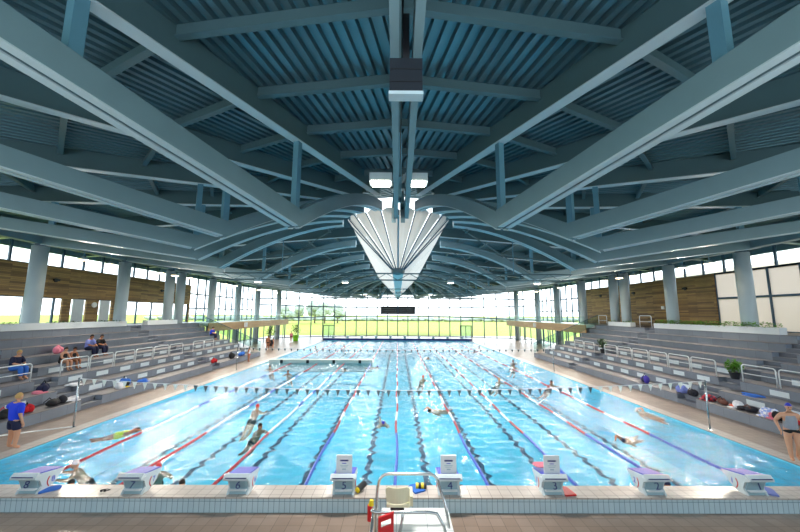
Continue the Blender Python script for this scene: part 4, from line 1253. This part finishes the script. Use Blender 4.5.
SIT = dict(pelvis=(0, 0, .12), spine=(0, -.02, .3), chest=(0, -.08, .5), neck=(0, -.12, .66), head=(0, -.17, .81),
           shL=(-.18, -.1, .57), elL=(-.24, -.2, .32), wrL=(-.1, -.42, .26), shR=(.18, -.1, .57), elR=(.24, -.2, .32), wrR=(.1, -.42, .26),
           hipL=(-.1, -.03, .1), knL=(-.13, -.46, .13), anL=(-.12, -.50, -.34), toeL=(-.13, -.65, -.4),
           hipR=(.1, -.03, .1), knR=(.13, -.46, .13), anR=(.12, -.44, -.34), toeR=(.13, -.6, -.4))
# upright in the water, chest deep (z = 0 at water level)
WADE = dict(pelvis=(0, .3, -.52), spine=(0, .19, -.38), chest=(0, .06, -.2), neck=(0, 0, -.04), head=(0, -.03, .11),
            shL=(-.19, .04, -.13), elL=(-.34, -.1, -.22), wrL=(-.3, -.34, -.16), shR=(.19, .04, -.13), elR=(.34, -.1, -.22), wrR=(.3, -.34, -.16),
            hipL=(-.1, .36, -.58), knL=(-.16, .6, -.92), anL=(-.14, .9, -1.1), toeL=(-.14, 1.02, -1.12),
            hipR=(.1, .36, -.58), knR=(.16, .55, -.96), anR=(.14, .8, -1.2), toeR=(.14, .92, -1.22))
# shoulders out, arms on the wall in front (-Y is where the wall is)
HANG = dict(WADE, chest=(0, -.04, -.05), spine=(0, 0, -.3), pelvis=(0, .04, -.5), neck=(0, -.05, .14), head=(0, -.08, .29), shL=(-.19, -.04, .04), elL=(-.3, -.24, .0), wrL=(-.14, -.42, .06),
            shR=(.19, -.04, .04), elR=(.3, -.24, .0), wrR=(.14, -.42, .06), hipL=(-.1, .04, -.58), hipR=(.1, .04, -.58), knL=(-.12, .1, -1.0), anL=(-.12, .2, -1.4), toeL=(-.12, .12, -1.5), knR=(.12, .06, -1.0), anR=(.12, .16, -1.4), toeR=(.12, .08, -1.5))
# front crawl, head towards -Y, one arm out of the water
CRAWL = dict(pelvis=(0, .5, -.1), spine=(0, .3, -.08), chest=(0, .08, -.06), neck=(0, -.08, -.03), head=(0, -.24, .03), face=(0, -.4, -1),
             shL=(-.19, .02, -.02), elL=(-.34, -.16, .16), wrL=(-.26, -.42, .04), shR=(.19, 0, -.08), elR=(.25, .22, -.2), wrR=(.2, .44, -.28),
             hipL=(-.1, .56, -.12), knL=(-.11, .96, -.16), anL=(-.1, 1.34, -.12), toeL=(-.1, 1.48, -.1),
             hipR=(.1, .56, -.12), knR=(.11, .96, -.2), anR=(.1, 1.33, -.26), toeR=(.1, 1.46, -.26))
BREAST = dict(CRAWL, head=(0, -.2, .12), neck=(0, -.07, .0), face=(0, -1, .1), shL=(-.18, .02, -.06), elL=(-.3, -.2, -.06), wrL=(-.18, -.46, -.03), shR=(.18, .02, -.06), elR=(.3, -.2, -.06), wrR=(.18, -.46, -.03))

p = atz(11, 449, 0)
t = person('guard', GUARD, (p.x, p.y, .02), R(165), M['skin'], 'person in royal blue t-shirt and navy shorts standing by the pool at left edge', (('tshirt', 'shirt'), ('shorts', 'navycloth')), ('hair', 'hairl'), 1.02, True)
lg = empty('x', (0, 0, 0), None, None); bpy.data.objects.remove(lg)
p = atz(797, 460, .02)
person('woman', WOMAN, (p.x - .05, p.y, .02), R(-28), M['skin'], 'person in blue swim cap, grey striped top and black briefs at right pool edge', (('top', 'greycloth'), ('briefs', 'blackcloth')), ('cap', 'blue'), .99, True)
# spectators on the left grandstand; seats on tier k, facing the pool (+X)
def sitter(px, k, skinm, label, clothes, head, scale=1.0):
    x = FX[k] + .42
    d = x; y = aty(px, 300, 10); yy = x / (-(y.x) / 10.0) if y.x < 0 else x / (y.x / 10)
    person('sit', SIT, (-x, yy, RH * (k + 1) + .015), R(90), skinm, label, clothes, head, scale, False, 'spectators on the left grandstand')
sitter(24, 3, M['skin'], 'blond person in dark top and blue trousers sitting behind the nearest left rail', (('tshirt', 'navycloth'), ('trousers', 'bluecloth')), ('hair', 'hairl'), 1.05)
sitter(70, 3, M['skin'], 'long haired swimmer in dark suit sitting near the pink bag', (('top', 'blackcloth'), ('briefs', 'blackcloth')), ('hair', 'hairb'), .95)
sitter(79, 3, M['skin2'], 'small person in dark swimsuit sitting right of the first swimmer', (('top', 'blackcloth'), ('briefs', 'blackcloth')), ('hair', 'hairb'), .9)
sitter(94, 4, M['skin2'], 'person in lilac shirt and blue trousers sitting on the left grandstand', (('tshirt', 'lilac'), ('trousers', 'navycloth')), ('hair', 'hairb'), 1.05)
sitter(104, 4, M['skin2'], 'person in black shirt sitting right of the one in lilac', (('tshirt', 'blackcloth'), ('trousers', 'navycloth')), ('hair', 'hairb'), 1.0)
sitter(214, 4, M['skin'], 'person in bright blue sitting alone near the far end of left grandstand', (('tshirt', 'shirt'), ('trousers', 'navycloth')), ('hair', 'hairb'), 1.0)
def walker(px, py, rot, sc_, skinm, label, clothes, head=('hair', 'hairb')):
    p = atz(px, py, 0); person('stand', STAND, (p.x, p.y, .02), rot, skinm, label, clothes, head, sc_, False, 'people walking on the far left deck')
walker(267.5, 350, R(30), 1.0, M['skin2'], 'person in dark swimwear standing beside the tall black potted plant', (('briefs', 'blackcloth'),))
walker(273, 350, R(-60), .8, M['skin'], 'small person just right of the one by the black pot', (('briefs', 'navycloth'), ('top', 'navycloth')))
walker(248.5, 362, R(90), .78, M['skin2'], 'person in swimwear standing on the deck at the end of left bench', (('briefs', 'redcloth'), ('top', 'whitecloth')))
walker(291, 342, R(0), .95, M['skin'], 'person in pink top beside the lime green pot', (('top', 'pink'), ('briefs', 'blackcloth')))

WL = -.06
def swim(key, P, px, py, rot, skinm, label, head=('cap', 'black'), clothes=(), sc_=1.0, dz=0, y=None):
    p = atz(px, py, WL)
    if y: p = aty(px, py, y)
    person(key, P, (p.x, p.y, WL + dz), rot, skinm, label, clothes, head, sc_, False, 'swimmers in the pool')
SW = [
 ('hang', HANG, 73, 486, 0, 'skin', 'swimmer with black cap resting at the wall right of block 8', ('cap', 'black'), 9.95),
 ('wade', WADE, 76, 468, R(-60), 'skin', 'swimmer in white cap with arms stretched, behind block 8', ('cap', 'whitecloth'), None),
 ('crawl', CRAWL, 131, 430, R(120), 'skin2', 'swimmer in lime yellow suit gliding near the left pool edge', ('hair', 'hairb'), None),
 ('wade', WADE, 158, 471, R(40), 'skin', 'swimmer in red cap beside block 7', ('cap', 'red'), None),
 ('hang', HANG, 183, 487, 0, 'skin', 'dark haired swimmer with bare shoulders between blocks 7 and 6', ('hair', 'hairb'), 9.95),
 ('wade', WADE, 257, 409, R(160), 'skin', 'swimmer in bright red cap in the lane of block 6', ('cap', 'red'), None),
 ('wade', WADE, 259.5, 429, R(60), 'skin2', 'dark haired swimmer next to the red rope end', ('hair', 'hairb'), None),
 ('breast', BREAST, 383, 423, R(5), 'skin', 'swimmer with blue cap left of the central rope', ('cap', 'blue'), None),
 ('crawl', CRAWL, 433, 410, R(-60), 'skin', 'swimmer with one raised arm right of the central rope', ('hair', 'hairb'), None),
 ('breast', BREAST, 345, 369.5, R(10), 'skin', 'distant swimmer just past the flags left of centre', ('cap', 'navycloth'), None),
 ('wade', WADE, 288, 373, R(0), 'skin2', 'swimmer below the bulkhead, near its left quarter', ('hair', 'hairb'), None),
 ('breast', BREAST, 376, 367, R(60), 'skin', 'far swimmer making a ripple left of the central rope', ('cap', 'blue'), None),
 ('wade', WADE, 270, 368, R(0), 'skin2', 'dark haired swimmer at the left end of the bulkhead', ('hair', 'hairb'), None),
 ('wade', WADE, 423, 378.5, R(20), 'skin', 'swimmer in orange cap just beyond the near flags', ('cap', 'orange'), None),
 ('wade', WADE, 499, 381, R(20), 'skin', 'brown haired swimmer behind the flags right of centre', ('hair', 'hairl'), None),
 ('breast', BREAST, 428, 358, R(0), 'skin', 'far swimmer in the lane of block 4', ('cap', 'black'), None),
 ('wade', WADE, 513, 362, R(0), 'skin2', 'farther of two heads close together at right middle', ('cap', 'black'), None),
 ('wade', WADE, 514, 366.5, R(0), 'skin', 'nearer of two heads close together at right middle', ('hair', 'hairb'), None),
 ('wade', WADE, 551, 383.5, R(30), 'skin2', 'dark headed swimmer at the right beside a rope', ('cap', 'navycloth'), None),
 ('wade', WADE, 512, 486, R(0), 'skin', 'black capped swimmer at the wall between blocks 4 and 3', ('cap', 'black'), 9.85),
 ('wade', WADE, 332, 486, R(30), 'skin', 'brown haired swimmer at the wall left of block 5', ('hair', 'hairl'), 9.9),
 ('wade', WADE, 392, 487, R(10), 'skin2', 'dark haired swimmer at the wall behind the lifeguard seat', ('hair', 'hairb'), 9.85),
 ('wade', WADE, 461, 486, R(10), 'skin', 'swimmer in navy cap at the wall right of block 4', ('cap', 'navycloth'), 9.9),
 ('crawl', CRAWL, 641, 411, R(-155), 'skin', 'swimmer splashing in the rightmost lane', ('cap', 'whitecloth'), None),
 ('crawl', CRAWL, 626, 439, R(-55), 'skin2', 'swimmer in blue cap reaching forward in the lane of block 2', ('cap', 'navycloth'), None),
 ('hang', HANG, 664, 480, R(25), 'skin2', 'swimmer in navy cap leaning elbows on the wall by block 2', ('cap', 'navycloth'), 9.95),
 ('wade', WADE, 612, 487, R(0), 'skin2', 'dark haired swimmer at the wall left of block 2', ('hair', 'hairb'), 9.85),
 ('wade', WADE, 758, 484, R(0), 'skin', 'dark capped swimmer at the wall behind block 1', ('cap', 'black'), 10.0),
 ('wade', WADE, 315.5, 347.5, R(0), 'skin2', 'tiny far swimmer beyond the bulkhead on the left', ('cap', 'black'), None),
 ('wade', WADE, 344, 346, R(0), 'skin2', 'tiny far swimmer beyond the bulkhead near its middle', ('hair', 'hairb'), None),
 ('wade', WADE, 479, 347.5, R(0), 'skin2', 'tiny far swimmer near the far right pool end', ('cap', 'black'), None),
 ('breast', BREAST, 474, 352, R(0), 'skin2', 'tiny far swimmer nearer than its neighbour at far right', ('hair', 'hairb'), None),
]
for key, P, px, py, rot, sk, lab, hd, yy in SW:
    cl = ()
    if 'lime' in lab: cl = (('top', 'lime'), ('briefs', 'lime'))
    elif key == 'hang': cl = (('briefs', 'navycloth'),)
    elif 'elbows' in lab or key == 'wade': cl = (('briefs', 'blackcloth'),)
    swim(key, P, px, py, rot, M[sk], lab, hd, cl, .85 if key != 'wade' else 1.0, -.05 if key in ('breast', 'crawl') else 0, yy)

# ================================================================== outside
def tree(x, y, h, cr, label):
    t = empty('tree', (x, y, 0), label, 'tree', 'trees beyond the far glass wall')
    obj('trunk', MB().tube([(x, y, 0), (x + .1, y, h * .35), (x, y, h * .6)], [h * .035, h * .028, h * .02], 8), M['bark'], t)
    g = MB()
    for i in range(14):
        a = random.random() * 6.28; r = cr * random.uniform(.1, .65)
        g.ball((x + r * math.cos(a), y + r * math.sin(a), h * random.uniform(.45, .85)), cr * random.uniform(.35, .5), 10, 7, .12)
    obj('crown', g, M['treecol'], t)
random.seed(3)
for i, (x, h) in enumerate(((-46, 9), (-40, 10.5), (-34, 10), (-29, 9), (-52, 8))):
    tree(x, 165 + 6 * (i % 2), h, h * .45, 'pale green tree in the field behind the far windows, %s from its group edge' % ORD[i])
g = MB()
for i in range(60):
    x = -160 + 320 * i / 60; g.ball((x, 230 + 5 * math.sin(i), 1.2), (4, 3, 1.2 + random.random() * .8), 8, 5, .15)
o = wobj('hedgerow', g, M['treecol'], 'stuff'); o['label'] = 'low hedge line across the field on the horizon'
for s, y0, y1 in ((1, 0, 46),):
    g = MB().box(34, 46, y0, y1, 0, 9.5).box(33.9, 34, y0, y1, 4.2, 4.4)
    o = obj('neighbour_building', g, M['far_building']); setp(o, 'pale building outside the right windows', 'building')
